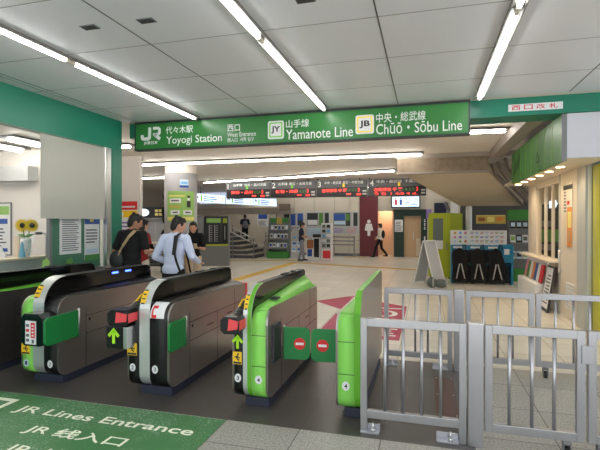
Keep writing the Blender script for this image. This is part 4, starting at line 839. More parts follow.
# blue signs on back wall above the booth
solo('wall_sign', MB().box(0.35, 0.95, 21.0, 21.1, 1.95, 2.45), 'navy', 'dark blue square sign above the lime booth on the back wall', 'sign')
solo('wall_sign', MB().box(0.0, 0.22, 20.4, 20.5, 1.75, 2.15), 'purple', 'small pale violet sign left of the lime booth top', 'sign')
solo('wall_sign', MB().box(1.05, 1.35, 21.0, 21.1, 1.95, 2.6), 'white', 'white square sign right of the dark blue sign', 'sign')
# framed pictures on the back wall
def picture(x0, x1, z0, z1, lab, blocks): sheet('poster', lab, 'poster', (x0, 21.09, z0), X, Z, x1-x0, z1-z0, 'light_grey', blocks, frame='metal_light', group='framed posters on the back wall', fw=0.025, t=0.02) if False else sheet('poster', lab, 'poster', (x0, 21.08, z0), X, Z, x1-x0, z1-z0, 'light_grey', blocks, frame='metal_light', group='framed posters on the back wall', fw=0.025, t=0.012)
picture(-4.27, -3.05, 1.05, 2.08, 'framed poster of a blue mountain view, nearest to the maroon panel', [(.03, .48, .35, .95, 'photo_grey'), (.03, .48, .62, .9, 'blue'), (.05, .48, .42, .58, 'pale_blue'), (.5, .68, .35, .95, 'photo_dark'), (.52, .66, .6, .9, 'leaf'), (.8, .96, .35, .95, 'photo_dark'), ('L', .05, .48, .06, .28, 3, 'purple'), ('L', .55, .95, .06, .28, 3, 'pink')])
picture(-5.58, -4.44, 1.08, 2.08, 'framed poster with dark panels behind the white leaflet stand', [(.03, .5, .35, .95, 'photo_dark'), (.05, .48, .38, .62, 'paper'), (.55, .72, .35, .95, 'leaf'), (.8, .97, .35, .95, 'photo_dark'), ('L', .05, .95, .06, .28, 3, 'pink')])
picture(-6.75, -5.72, 1.1, 2.06, 'framed poster with blue strips behind the green rack', [(.03, .3, .35, .95, 'photo_dark'), (.36, .6, .35, .95, 'blue'), (.7, .97, .35, .95, 'blue'), (.72, .95, .4, .6, 'photo_dark'), ('L', .05, .95, .06, .28, 3, 'grey_text')])
# bench and rail along the back wall
bn = thing('guard_rail', 'grey steel rail standing along the back wall beside the leaflet stand', 'rail', (-3.9, 20.6, 0))
for xx in (-4.75, -3.18): part('post', MB().cyl((xx, 20.6, 0), (xx, 20.6, 0.95), 0.03, n=8), 'steel_grey', bn)
for z in (0.92, 0.74, 0.56): part('rail', MB().cyl((-4.95, 20.6, z+0.0), (-3.18, 20.6, z-0.02), 0.026, n=8), 'steel_grey', bn)
solo('low_wall', MB().prism([(-5.2, 0), (-4.1, 0), (-4.1, 0.45), (-5.2, 0.62)], 20.2, 20.5, 'y'), 'concrete', 'low grey concrete block behind the leaflet stand', 'low wall')

# ------------------------------------------------------------------ leaflet racks
rk = thing('leaflet_rack', 'tall grey and green leaflet rack in front of the ramp', 'rack', (-6.3, 19.0, 0)); q = rot_at(-6.3, 19.0, 4)
part('frame', MB().prism([(-0.25, 0.25), (0.3, 0.25), (0.3, 1.78), (0.12, 1.78)], 0.42, 0.48, 'x').prism([(-0.25, 0.25), (0.3, 0.25), (0.3, 1.78), (0.12, 1.78)], -0.48, -0.42, 'x').box(-0.42, 0.42, 0.24, 0.3, 0.25, 1.78).xf(q), 'steel_grey', rk)
part('base', MB().box(-0.48, 0.48, -0.28, 0.3, 0.0, 0.3).xf(q), 'green_mid', rk, 0.01); part('header', MB().box(-0.42, -0.12, 0.1, 0.14, 1.58, 1.77).xf(q), 'green_mid', rk); part('header', MB().box(0.12, 0.42, 0.1, 0.14, 1.58, 1.77).xf(q), 'green_mid', rk); part('header_plate', MB().box(-0.12, 0.12, 0.09, 0.14, 1.5, 1.79).xf(q), 'gold', rk)
RY = (0.42, 0.82, 1.20); RD = (-0.20, -0.06, 0.06)
for z, dy in zip(RY, RD): part('tray', MB().box(-0.42, 0.42, dy-0.01, dy+0.12, z-0.02, z).box(-0.42, 0.42, dy-0.015, dy-0.005, z, z+0.06).xf(q), 'steel_grey', rk)
for j, (z, dy) in enumerate(zip(RY, RD)):
    for i in range(5):
        m_ = MB().box(-0.068, 0.068, 0, 0.02, 0, 0.27, 0).box(-0.05, 0.05, -0.002, 0, random.uniform(.06, .12), .22, 1).xf(q @ Matrix.Translation((-0.33+0.165*i, dy+0.005, z)) @ Matrix.Rotation(-0.22, 4, 'X'))
        solo('leaflet', m_, [['paper', 'blue'], ['paper', 'photo_grey'], ['pale_blue', 'paper'], ['paper', 'photo_dark']][(i+j) % 4], 'leaflet on the %s tray of the grey and green rack, %s from left' % (['bottom', 'middle', 'top'][j], ORD[i]), 'leaflet', 'leaflets in the grey and green rack')
r2 = thing('leaflet_rack', 'leaning white leaflet rack between the green rack and the man in a cap', 'rack', (-5.55, 19.0, 0)); q = rot_at(-5.42, 18.9, 4)
part('back', MB().prism([(-0.1, 0.0), (0.32, 0.0), (0.32, 1.3), (0.26, 1.3)], -0.28, 0.22, 'x').xf(q), 'light_grey', r2)
for j in range(4):
    for i in range(2):
        m_ = MB().box(-0.09, 0.09, -0.015, 0, 0, 0.2, 0).box(-0.07, 0.07, -0.018, -0.015, 0.08, 0.17, 1).xf(q @ Matrix.Translation((-0.15+0.23*i, -0.02+0.077*j, 0.28+0.25*j)) @ Matrix.Rotation(-0.27, 4, 'X'))
        solo('leaflet', m_, [['paper', 'sky_blue'], ['pale_blue', 'blue']][(i+j) % 2], 'leaflet on the leaning white rack, %s row from the floor, %s column' % (ORD[j], ['left', 'right'][i]), 'leaflet', 'leaflets on the leaning white rack')
cs = thing('leaflet_stand', 'white leaflet desk with black front opening beside the man in a cap', 'stand', (-4.45, 18.4, 0))
part('cabinet', MB().box(-4.85, -4.25, 18.3, 18.6, 0, 0.95), 'white', cs); part('opening', MB().box(-4.52, -4.30, 18.29, 18.3, 0.12, 0.9), 'black', cs); part('display', MB().box(-4.85, -4.25, 18.45, 18.55, 0.95, 1.35), 'pale_blue', cs); part('tray', MB().box(-4.55, -4.22, 18.22, 18.4, 0.95, 1.08), 'black', cs)
part('notice', MB().box(-4.80, -4.60, 18.29, 18.3, 0.15, 0.45), 'blue', cs)
cr = thing('leaflet_tower', 'narrow white leaflet tower with a red sign at its base', 'rack', (-4.0, 18.4, 0))
part('body', MB().box(-4.22, -3.78, 18.35, 18.6, 0.0, 1.55), 'white', cr); part('red_sign', MB().box(-4.14, -3.82, 18.30, 18.34, 0.08, 0.40), 'red', cr)
for j in range(5): part('pocket', MB().box(-4.19, -3.81, 18.26, 18.35, 0.50+0.2*j, 0.56+0.2*j), 'light_grey', cr)
for j in range(5):
    for i in range(2):
        solo('leaflet', MB().box(-4.17+i*0.19, -4.02+i*0.19, 18.29, 18.31, 0.56+0.2*j, 0.68+0.2*j), ['photo_grey', 'paper', 'sky_blue', 'photo_dark'][(i*3+j) % 4], 'leaflet in the narrow white tower, %s pocket from the bottom, %s side' % (ORD[j], ['left', 'right'][i]), 'leaflet', 'leaflets in the narrow white tower')

# ------------------------------------------------------------------ departure boards
LY = 16.0
BX = [-7.46, -5.64, -3.87, -1.99, 0.02]
hdr = ['山手線  渋谷・品川方面', '山手線  新宿・池袋方面', '中央・総武線  新宿・中野方面', '中央・総武線  千葉方面']
led1 = ['渋谷・品川', '新宿・池袋', '各駅停車 中 野', '各駅停車 千 葉']
for i in range(4):
    x0, x1 = BX[i]+0.015, BX[i+1]-0.015; L = x1-x0
    b = thing('departure_board', 'hanging departure board with platform number %d and red characters' % (i+1), 'departure board', ((x0+x1)/2, LY, 2.5), 'departure boards')
    part('case', MB().box(x0, x1, LY, LY+0.25, 2.50, 3.10), 'led_board', b, 0.01); part('header', MB().box(x0+0.01, x1-0.01, LY-0.008, LY, 2.83, 3.09), 'led_top', b)
    part('number', text_mb(str(i+1), (x0+0.06, LY-0.008, 2.86), X, Z, None, 0.2, 0.01, 0.003), 'white', b)
    part('lettering', text_mb(hdr[i], (x0+0.3, LY-0.008, 2.95), X, Z, L-0.45, 0.11, 0.01, 0.003), 'white', b)
    part('line_mark', MB().box(x0+L*(0.46 if i < 2 else 0.52), x0+L*(0.46 if i < 2 else 0.52)+0.08, LY-0.012, LY-0.008, 2.84, 2.97), 'line_green' if i < 2 else 'line_yellow', b)
    part('led_text', text_mb(led1[i], (x0+0.2, LY, 2.66), X, Z, L*0.5, 0.13, 0.03, 0.003), 'led_red', b)
    part('led_text', text_mb('3', (x1-0.34, LY, 2.66), X, Z, 0.07, 0.14, 0.03, 0.003), 'led_red', b)
    if i == 3: part('led_text', text_mb('うち 1 4:0 4 d.', (x0+0.2, LY, 2.53), X, Z, L*0.75, 0.1, 0.02, 0.003), 'led_red', b)
    else: part('led_text', MB().box(x0+L*.62-0.05, x0+L*.62+0.12, LY-0.003, LY, 2.56, 2.61).box(x1-0.38, x1-0.22, LY-0.003, LY, 2.54, 2.61), 'led_red', b)
    part('led_time', text_mb('14:59', (x0+L*.60, LY, 2.67), X, Z, L*0.2, 0.1, 0.0, 0.003), 'led_green', b)
    part('plate', MB().box(x1-0.17, x1-0.03, LY-0.004, LY, 2.56, 2.62).box(x1-0.17, x1-0.03, LY-0.004, LY, 2.66, 2.72), 'light_grey', b)
    part('hanger', MB().cyl((x0+0.02, LY+0.12, 3.10), (x0+0.02, LY+0.12, CEIL), 0.025, n=8).cyl((x1-0.3, LY+0.12, 3.10), (x1-0.3, LY+0.12, CEIL), 0.02, n=8), 'dark_grey', b)
# blue-white lit banner above the stairs
A, B = Vector((-8.48, 15.3, 2.33)), Vector((-6.87, 20.4, 2.33)); u_ = (B-A); L = u_.length; u_.normalize()
bn = thing('lit_banner', 'long pale blue lit direction sign above the stairs', 'sign', tuple((A+B)/2))
mb = MB(); slab(mb, A, u_, Z, 0, L, 0, 0.36, -0.12, 0); part('case', mb, 'light_grey', bn)
part('hanger', MB().cyl(A+u_*0.4+Z*0.36, A+u_*0.4+Z*0.85, 0.02, n=8).cyl(A+u_*(L-0.6)+Z*0.36, A+u_*(L-0.6)+Z*0.85, 0.02, n=8), 'dark_grey', bn)
for k in range(3):
    mb = MB(); slab(mb, A, u_, Z, L*k/3+0.03, L*(k+1)/3-0.03, 0.02, 0.34, 0, 0.006); f = part('face', mb, 'lit_panel', bn)
    mb = MB(); x0 = L*k/3
    slab(mb, A, u_, Z, x0+L*0.07, x0+L*0.085, 0.06, 0.3, 0.006, 0.009, 0); lines(mb, A, u_, Z, x0+L*0.1, x0+L*0.24, 0.07, 0.3, 3, 0.006, 1)
    ribbon(mb, [(x0+L*0.02, 0.17), (x0+L*0.035, 0.26), (x0+L*0.05, 0.17)], 0.05, A, u_, Z, 0.008, 2); slab(mb, A, u_, Z, x0+L*0.29, x0+L*0.30, 0.06, 0.3, 0.006, 0.009, 3)
    part('print', mb, ['line_green', 'blue', 'dark_grey', 'line_yellow'], f)

# ------------------------------------------------------------------ left background: stairs, ramp, columns
struct('wall_stair_back', MB().box(-14, -7.1, 23.4, 23.6, 0, CEIL), 'cream_wall', 'pale wall behind the staircase', 'wall')
struct('wall_stair_side', MB().box(-7.1, -7.0, 21.3, 23.4, 0, CEIL), 'cream_wall', 'side wall of the stair alcove', 'wall')
struct('wall_far_left', MB().box(-14, -13.8, -6, 23.4, 0, CEIL), 'concrete', 'rough far left wall of the concourse', 'wall')
w = thing('window_3', 'row of pale bluish translucent panes above the stair banner', 'window', (-9.2, 21.6, 2.5)); w['kind'] = 'structure'
mb = MB()
for i in range(8): mb.box(-11.6+i*0.62, -11.02+i*0.62, 21.6, 21.62, 2.56, 3.14)
part('pane', mb, 'sky_pane', w); part('frame', MB().box(-11.7, -6.8, 21.62, 21.7, 2.5, CEIL), 'light_grey', w)  # panes emit their own glow in place of daylight from behind
struct('trim_11', MB().box(-12.5, -6.2, 20.55, 21.0, 1.98, 2.28), 'concrete', 'rough concrete lintel above the stairs', 'lintel')
solo('wall_box', MB().box(-6.75, -6.25, 20.4, 20.6, 2.15, 2.46), 'pipe', 'brown box at the right end of the concrete lintel', 'box')
mb = MB()
for i in range(6):
    mb.box(-10.6, -7.25-0.3*i, 18.3, 20.4, i*0.19, (i+1)*0.19, 0); mb.box(-10.6, -7.245-0.3*i, 18.294, 20.4, (i+1)*0.19-0.05, (i+1)*0.19+0.002, 1)
struct('stairs', mb, ['dark_wall', 'concrete'], 'grey concrete steps rising to the left behind the fare map stand', 'stairs')
mb = MB().prism([(-7.2, 0), (-6.1, 0), (-6.1, 0.55), (-7.2, 0.70)], 19.55, 19.75, 'y'); struct('ramp_wall', mb, 'concrete', 'pale concrete parapet of the ramp beside the stairs', 'low wall')
struct('landing', MB().box(-10.6, -7.3, 20.4, 23.4, 0, 0.42), 'concrete', 'concrete landing behind the stairs', 'landing')
hr = thing('handrail', 'pale double handrail sloping down along the front of the stairs', 'handrail', (-7.9, 18.25, 0))
for dz in (0.0, 0.22): part('rail', MB().tube([(-9.2, 18.25, 1.85-dz), (-7.35, 18.25, 0.72+0.22-dz), (-7.1, 18.25, 0.90-dz)], 0.028), 'metal_light', hr)
for (x, z) in ((-7.2, 0.9), (-8.2, 1.45), (-9.1, 1.75)): part('post', MB().cyl((x, 18.25, 0), (x, 18.25, z), 0.025, n=8), 'steel_grey', hr)
h2 = thing('handrail', 'pale triple handrail along the top of the ramp parapet', 'handrail', (-6.9, 19.65, 0.6))
for dz in (0.12, 0.30, 0.48): part('rail', MB().cyl((-7.2, 19.65, 0.72+dz), (-6.1, 19.65, 0.56+dz), 0.03, n=8), 'metal_light', h2)
for x in (-7.15, -6.68, -6.2): part('post', MB().cyl((x, 19.65, 0.5), (x, 19.65, 1.12), 0.022, n=8), 'steel_grey', h2)
sheet('poster', 'dark framed poster under the lintel above the ramp', 'poster', (-7.9, 23.36, 1.75), X, Z, 0.95, 0.6, 'photo_dark', [(.06, .6, .1, .9, 'photo_grey')], frame='light_grey')
sheet('poster', 'blue poster beside the stairs behind the climbing person', 'poster', (-9.0, 23.36, 1.35), X, Z, 0.65, 0.95, 'paper', [(.1, .9, .45, .9, 'blue'), ('L', .1, .9, .08, .38, 4, 'grey_text')])
# ticket map kiosk
tm = thing('fare_map_stand', 'grey stand with a dark fare map and lime header near the stairs', 'stand', (-7.35, 14.9, 0)); q = rot_at(-7.35, 14.75, 20)
part('cabinet', MB().box(-0.62, 0.50, 0, 0.45, 0, 0.76).xf(q), 'mid_grey', tm, 0.01); part('back', MB().box(-0.62, 0.50, 0.25, 0.45, 0.76, 1.80).xf(q), 'dark_grey', tm); part('side_panel', MB().box(-0.62, -0.38, 0.02, 0.25, 0.76, 1.80).xf(q), 'mid_grey', tm)
part('header', MB().box(-0.30, 0.22, 0.22, 0.25, 1.56, 1.72).xf(q), 'pale_green', tm); part('lime_strip', MB().box(-0.36, 0.50, -0.01, 0.0, 0.73, 0.79).xf(q), 'lime_booth', tm)
mb = MB().box(-0.30, 0.22, 0.235, 0.25, 0.82, 1.52, 0)
for c_ in (-0.2, 0.0): 
    mb.box(c_-0.004, c_+0.02, 0.23, 0.235, 0.86, 1.48, 1)
    for i in range(8): mb.box(c_+0.04, c_+0.12, 0.23, 0.235, 0.88+i*0.08, 0.90+i*0.08, 1)
part('fare_map', mb.xf(q), ['photo_dark', 'light_grey'], tm); part('plate', MB().box(0.28, 0.46, 0.235, 0.25, 0.84, 1.72, 0).box(0.30, 0.45, 0.23, 0.235, 1.55, 1.72, 1).box(0.36, 0.38, 0.23, 0.235, 0.95, 1.45, 2).xf(q), ['black', 'lime_booth', 'light_grey'], tm)
part('frame', MB().box(0.50, 0.54, 0.0, 0.45, 0, 1.80).xf(q), 'steel_grey', tm)
# round pillar
PX, PY_, PR = -6.66, 11.32, 0.45
pl = thing('round_pillar', 'round white pillar with a green poster behind the people', 'pillar', (PX, PY_, 0)); pl['kind'] = 'structure'
part('shaft', MB().lathe((PX, PY_, 0), [(PR, 0), (PR, 2.93)], 48), 'white_pillar', pl); part('collar', MB().lathe((PX, PY_, 2.93), [(PR+0.0, 0), (PR-0.02, 0.02), (PR-0.02, CEIL-2.93)], 48), 'hall_ceiling', pl)
def wrap(name, a0, a1, z0, z1, dr, mt, label, cat, parent=None):   # curved sheet on the pillar; angle measured from -Y towards +X
    n = 14; inn = []; out = []
    for i in range(n+1):
        a = R(a0+(a1-a0)*i/n)-R(0); d_ = Vector((math.sin(a), -math.cos(a), 0)); inn.append(Vector((PX, PY_, 0))+d_*(PR+dr)); out.append(Vector((PX, PY_, 0))+d_*(PR+dr+0.004))
    mb = MB(); vs = [p+Z*z0 for p in inn]+[p+Z*z0 for p in out]+[p+Z*z1 for p in inn]+[p+Z*z1 for p in out]; k = n+1
    for i in range(n): mb.add(vs, [(i, i+1, k+i+1, k+i), (2*k+i, 3*k+i, 3*k+i+1, 2*k+i+1), (k+i, k+i+1, 3*k+i+1, 3*k+i), (i, 2*k+i, 2*k+i+1, i+1)])
    mb.add(vs, [(0, k, 3*k, 2*k), (n, 2*k+n, 3*k+n, k+n)])
    return part(name, mb, mt, parent) if parent is not None else solo(name, mb, mt, label, cat)
AC = math.degrees(math.atan2(-PX, PY_))                     # direction of the photographer
gp = thing('poster', 'green poster wrapped round the white pillar', 'poster', (PX, PY_-PR, 1.6))
wrap('sheet', AC-52, AC+52, 1.58, 2.42, 0.001, 'pale_green', '', '', gp)
wrap('strip', AC-50, AC+50, 1.62, 1.72, 0.006, 'pale_yellow', '', '', gp)
for (a0, a1, z0, z1, m_) in ((-40, 0, 2.10, 2.22, 'paper'), (-36, -4, 1.78, 1.90, 'paper'), (8, 40, 1.78, 1.90, 'paper'), (-44, 14, 2.27, 2.31, 'pale_yellow'), (-44, 0, 1.97, 2.02, 'gold')): wrap('panel', AC+a0, AC+a1, z0, z1, 0.006, m_, '', '', gp)
for (a0, a1, z0, z1, m_) in ((22, 32, 2.24, 2.30, 'photo_dark'), (23, 31, 2.16, 2.24, 'paper'), (20, 34, 1.98, 2.16, 'dark_grey')): wrap('figure', AC+a0, AC+a1, z0, z1, 0.006, m_, '', '', gp)
for (a0, a1, z0, z1) in ((-34, -6, 2.14, 2.18), (-28, -10, 1.82, 1.86), (14, 34, 1.82, 1.86)): wrap('print', AC+a0, AC+a1, z0, z1, 0.011, 'grey_text', '', '', gp)
st = thing('sticker', 'small blue and white square sticker high on the round pillar', 'sticker', (PX, PY_-PR, 2.5)); wrap('sheet', AC-4, AC+26, 2.52, 2.74, 0.001, 'pale_blue', '', '', st); wrap('band', AC-4, AC+26, 2.52, 2.58, 0.006, 'blue', '', '', st); wrap('print', AC+0, AC+22, 2.62, 2.68, 0.006, 'sky_blue', '', '', st)
mb = MB(); 
for i in range(6): mb.ell((-7.22+0.05*math.sin(i*2.1), 11.45, 2.32-0.22*i), (0.09+0.02*(i % 2), 0.09, 0.16), 10, 7)
mb.box(-7.21, -7.19, 11.44, 11.46, 0, 2.4); o = solo('black_drape', mb, 'black_cloth', 'dark cloth bundle on a pole against the left side of the round pillar', 'cloth')
# square white pillar with notice
struct('pillar', MB().box(-8.1, -6.6, 9.35, 9.45, 0, CEIL).box(-8.11, -6.59, 9.34, 9.46, 2.165, 2.18), 'office_wall', 'square white pillar beyond the green office wall', 'pillar')
sheet('poster', 'red, yellow and white notice on the square white pillar', 'poster', (-7.3, 9.335, 1.15), X, Z, 0.64, 0.92, 'paper', [(0, 1, .78, 1, 'sign_red'), (0, 1, .58, .76, 'yellow'), (0, 1, 0, .16, 'yellow'), ('L', .1, .95, .84, .93, 1, 'paper'), ('L', .3, .95, .22, .52, 3, 'purple'), (.1, .4, .6, .72, 'paper')])
# lockers with a dark sign
lk = thing('coin_locker', 'pale locker bank under a dark sign between the two pillars', 'locker', (-10.05, 15.0, 0)); q = rot_at(-10.05, 15.0, 15)
part('body', MB().box(-0.75, 0.75, 0, 0.5, 0.2, 1.65).xf(q), 'light_grey', lk); mb = MB()
for i in range(5): mb.box(-0.72+i*0.29, -0.46+i*0.29, -0.012, 0, 0.95, 1.6)
for i in range(5): mb.box(-0.72+i*0.29, -0.46+i*0.29, -0.012, 0, 0.25, 0.9)
part('door', mb.xf(q), 'white_pillar', lk); part('sign', MB().box(-0.75, 0.75, -0.05, 0.3, 1.75, 2.15).xf(q), 'black', lk)
part('lit_disc', MB().ell((-0.3, -0.055, 1.95), (0.2, 0.01, 0.14), 16, 8).xf(q), 'lit_white', lk)
for xx in (0.12, 0.27):
    for zc in (1.83, 1.97): part('lit_square', MB().box(xx, xx+0.12, -0.06, -0.05, zc, zc+0.10).xf(q), 'pale_yellow', lk)
part('shelf', MB().box(-0.75, 0.75, -0.1, 0.5, 1.65, 1.75).xf(q), 'mid_grey', lk); part('plinth', MB().box(-0.72, 0.72, 0.02, 0.48, 0, 0.2).xf(q), 'dark_grey', lk)
sh2 = thing('bench_rack', 'dark slatted rack standing in front of the lockers', 'rack', (-8.4, 12.4, 0))
for z in (0.2, 0.45, 0.7): part('shelf', MB().box(-8.9, -7.9, 12.3, 12.7, z, z+0.05), 'dark_grey', sh2)
for xx in (-8.9, -7.95): part('leg', MB().box(xx, xx+0.05, 12.3, 12.7, 0, 0.9), 'dark_grey', sh2)
part('top', MB().box(-8.95, -7.85, 12.25, 12.75, 0.9, 0.95), 'cream_cloth', sh2)

# ------------------------------------------------------------------ people
def remesh(name, mb, mt, parent, vox, smooth=4, label=None):
    o = part(name, mb, mt, parent)
    r_ = o.modifiers.new('r', 'REMESH'); r_.mode = 'VOXEL'; r_.voxel_size = vox; r_.use_smooth_shade = True
    s_ = o.modifiers.new('s', 'SMOOTH'); s_.factor = 0.5; s_.iterations = smooth
    dg = bpy.context.evaluated_depsgraph_get(); dg.update(); me = bpy.data.meshes.new_from_object(o.evaluated_get(dg), depsgraph=dg)
    o.modifiers.clear(); old = o.data; o.data = me; bpy.data.meshes.remove(old); me.name = name
    if not me.materials: me.materials.append(M[mt])
    for p in me.polygons: p.use_smooth = True
    if label: o['label'] = label
    return o
def hand(mb, wrist, d, palm_n, side):                       # five curled fingers and a thumb off the side of the palm
    w_ = Vector(wrist); d = Vector(d).normalized(); n = Vector(palm_n); n = (n-d*n.dot(d)).normalized(); s_ = d.cross(n)*side
    rot = Matrix((s_, n, d)).transposed()
    mb.ell(w_+d*0.05, (0.040, 0.017, 0.055), 12, 8, rot=rot)
    for i, L_ in enumerate((0.068, 0.078, 0.072, 0.055)):
        b = w_+d*0.088+s_*(-0.030+0.020*i); k1 = b+d*(L_*0.5)+n*0.012; k2 = k1+d*(L_*0.32)+n*(L_*0.36)
        mb.cap(b-d*0.03, k1, 0.0095, 0.009, 8); mb.cap(k1, k2, 0.009, 0.0075, 8)
    b = w_+d*0.03-s_*0.036; k1 = b-s_*0.02+d*0.035+n*0.008; mb.cap(b+s_*0.012, k1, 0.012, 0.010, 8); mb.cap(k1, k1+d*0.028+n*0.012, 0.010, 0.008, 8)
def person(label, loc, heading, H, pose, top, bottom, skin='skin', vox=0.008, shoes='black', sleeve='short', hair='short', hairmat='hair', female=False, head_turn=0, head_nod=0, lean=0):
    """built facing +Y at 1.70 m, then scaled and turned; pose gives elbows, wrists, knees, ankles"""
    k = H/1.70; T = Matrix.Translation(loc) @ Matrix.Rotation(R(heading), 4, 'Z') @ Matrix.Scale(k, 4)
    p = thing('person', label, 'person', loc); V = Vector
    sw = 0.165 if female else 0.185
    Lm = Matrix.Translation((0, 0, 0.92)) @ Matrix.Rotation(R(-lean), 4, 'X') @ Matrix.Translation((0, 0, -0.92))
    sh = {-1: Lm @ V((-sw, 0, 1.385)), 1: Lm @ V((sw, 0, 1.385))}
    el = {-1: V(pose['elbow_l']), 1: V(pose['elbow_r'])}; wr = {-1: V(pose['wrist_l']), 1: V(pose['wrist_r'])}
    hp = {-1: V((-0.09, 0, 0.90)), 1: V((0.09, 0, 0.90))}
    kn = {-1: V(pose.get('knee_l', (-0.10, 0.02, 0.48))), 1: V(pose.get('knee_r', (0.10, 0.02, 0.48)))}; an = {-1: V(pose.get('ankle_l', (-0.10, -0.02, 0.085))), 1: V(pose.get('ankle_r', (0.10, -0.02, 0.085)))}
    nk = Lm @ V((0, -0.005, 1.44)); Hm = Matrix.Translation(Lm @ V((0, 0.0, 1.50))) @ Matrix.Rotation(R(head_turn), 4, 'Z') @ Matrix.Rotation(R(-head_nod), 4, 'X')
    hc = Hm @ V((0, 0.02, 0.085)); h3 = Hm.to_3x3()
    hd = lambda *c: Hm @ V(c)
    def torso(mb, e):
        r3 = Lm.to_3x3()
        mb.ell(Lm @ V((0, -0.005, 1.23)), (0.165+e-(0.02 if female else 0), 0.108+e, 0.215+e), 18, 12, rot=r3); mb.ell(Lm @ V((0, 0, 1.04)), (0.148+e-(0.015 if female else 0), 0.100+e, 0.18+e), 18, 12, rot=r3)
        mb.cap(sh[-1]*0.86+V((0, 0, 1.385))*0.14 if False else Lm @ V((-sw*0.82, 0, 1.38)), Lm @ V((sw*0.82, 0, 1.38)), 0.062+e, 0.062+e); mb.cap(Lm @ V((-sw*0.6, -0.01, 1.39)), nk, 0.05+e, 0.05+e*.3); mb.cap(Lm @ V((sw*0.6, -0.01, 1.39)), nk, 0.05+e, 0.05+e*.3)
        mb.ell((0, -0.005, 0.92), (0.165+e, 0.112+e, 0.12+e), 18, 10)
    b = MB(); torso(b, -0.012)
    b.cap(nk, hd(0, -0.005, 0.02), 0.052, 0.050)
    b.ell(hc, (0.076, 0.094, 0.112), 18, 14, rot=h3); b.ell(hd(0, 0.052, 0.02), (0.05, 0.045, 0.052), 14, 10, rot=h3)
    b.ell(hd(0, 0.118, 0.068), (0.013, 0.016, 0.022), 8, 6, rot=h3); b.ell(hd(0, 0.095, 0.035), (0.024, 0.012, 0.012), 8, 6, rot=h3); b.ell(hd(0, 0.098, 0.105), (0.045, 0.012, 0.010), 8, 6, rot=h3)
    for s_ in (-1, 1):
        b.ell(hd(s_*0.078, 0.008, 0.078), (0.012, 0.020, 0.032), 8, 6, rot=h3)
        b.cap(sh[s_], el[s_], 0.046, 0.036); b.cap(el[s_], wr[s_], 0.038, 0.025); d_ = (wr[s_]-el[s_]).normalized(); hand(b, wr[s_], d_, V((0, 0, 1)) if abs(d_.z) < .6 else V((-s_, 0.2, 0)), s_)
        b.cap(hp[s_], kn[s_], 0.078, 0.052); b.cap(kn[s_], an[s_], 0.052, 0.034); f_ = an[s_]; b.cap(f_+V((0, -0.02, -0.045)), f_+V((0, 0.14, -0.055)), 0.03, 0.025)
    remesh('body', b.xf(T), skin, p, vox*0.75)
    c = MB(); torso(c, 0.012)
    for s_ in (-1, 1):
        if sleeve == 'none': continue
        if sleeve == 'short': c.cap(sh[s_], sh[s_]+(el[s_]-sh[s_])*0.72, 0.068, 0.062)
        else:
            c.cap(sh[s_], el[s_], 0.068, 0.056)
            c.cap(el[s_], wr[s_]-(wr[s_]-el[s_])*(0.08 if sleeve == 'long' else 0.4), 0.056, 0.042)
    c.v = c.v; remesh('shirt', c.xf(T), top, p, vox)
    t_ = MB(); t_.ell((0, -0.005, 0.89), (0.172, 0.118, 0.125), 18, 10)
    for s_ in (-1, 1): t_.cap(hp[s_], kn[s_], 0.094, 0.068); t_.cap(kn[s_], an[s_]+V((0, 0, 0.03)), 0.068, 0.055)
    remesh('trousers', t_.xf(T), bottom, p, vox)
    for s_ in (-1, 1):
        q_ = MB(); f_ = an[s_]; q_.cap(f_+V((0, -0.03, -0.035)), f_+V((0, 0.05, -0.03)), 0.046, 0.044); q_.cap(f_+V((0, 0.05, -0.038)), f_+V((0, 0.17, -0.048)), 0.042, 0.034)
        for vv in q_.v: vv.z = max(vv.z, f_.z-0.084)
        remesh('shoe', q_.xf(T), shoes, p, vox*1.2)
    hm = MB(); hm.ell(hd(0, -0.008, 0.125), (0.084, 0.098, 0.088), 18, 12, rot=h3); hm.ell(hd(0, -0.042, 0.070), (0.075, 0.062, 0.098), 16, 10, rot=h3); hm.ell(hd(0, 0.055, 0.172), (0.064, 0.05, 0.034), 14, 8, rot=h3)
    for s_ in (-1, 1): hm.ell(hd(s_*0.066, 0.035, 0.115), (0.016, 0.03, 0.045), 10, 7, rot=h3)
    for i_ in range(9): hm.ell(hd(0.05*math.sin(i_*2.3), -0.06+0.016*i_, 0.190+0.012*math.cos(i_*1.7)), (0.022, 0.03, 0.022), 8, 6, rot=h3)
    if hair == 'long': hm.cap(hd(-0.055, -0.02, 0.08), hd(-0.075, -0.01, -0.07), 0.042, 0.03); hm.cap(hd(0.055, -0.02, 0.08), hd(0.075, -0.01, -0.07), 0.042, 0.03); hm.ell(hd(0, -0.06, -0.01), (0.085, 0.045, 0.14), 14, 10, rot=h3)
    if hair == 'tied': hm.ell(hd(0, -0.105, 0.09), (0.045, 0.04, 0.045), 12, 8, rot=h3)
    remesh('hair', hm.xf(T), hairmat, p, vox)
    for s_ in (-1, 1): part('eye', MB().ell(hd(s_*0.032, 0.100, 0.086), (0.012, 0.006, 0.006), 8, 6, rot=h3).xf(T), 'black', p)
    part('mouth', MB().ell(hd(0, 0.106, 0.034), (0.022, 0.004, 0.005), 8, 6, rot=h3).xf(T), 'pink', p)
    return p, T, dict(sh=sh, el=el, wr=wr, hd=hd, Lm=Lm)
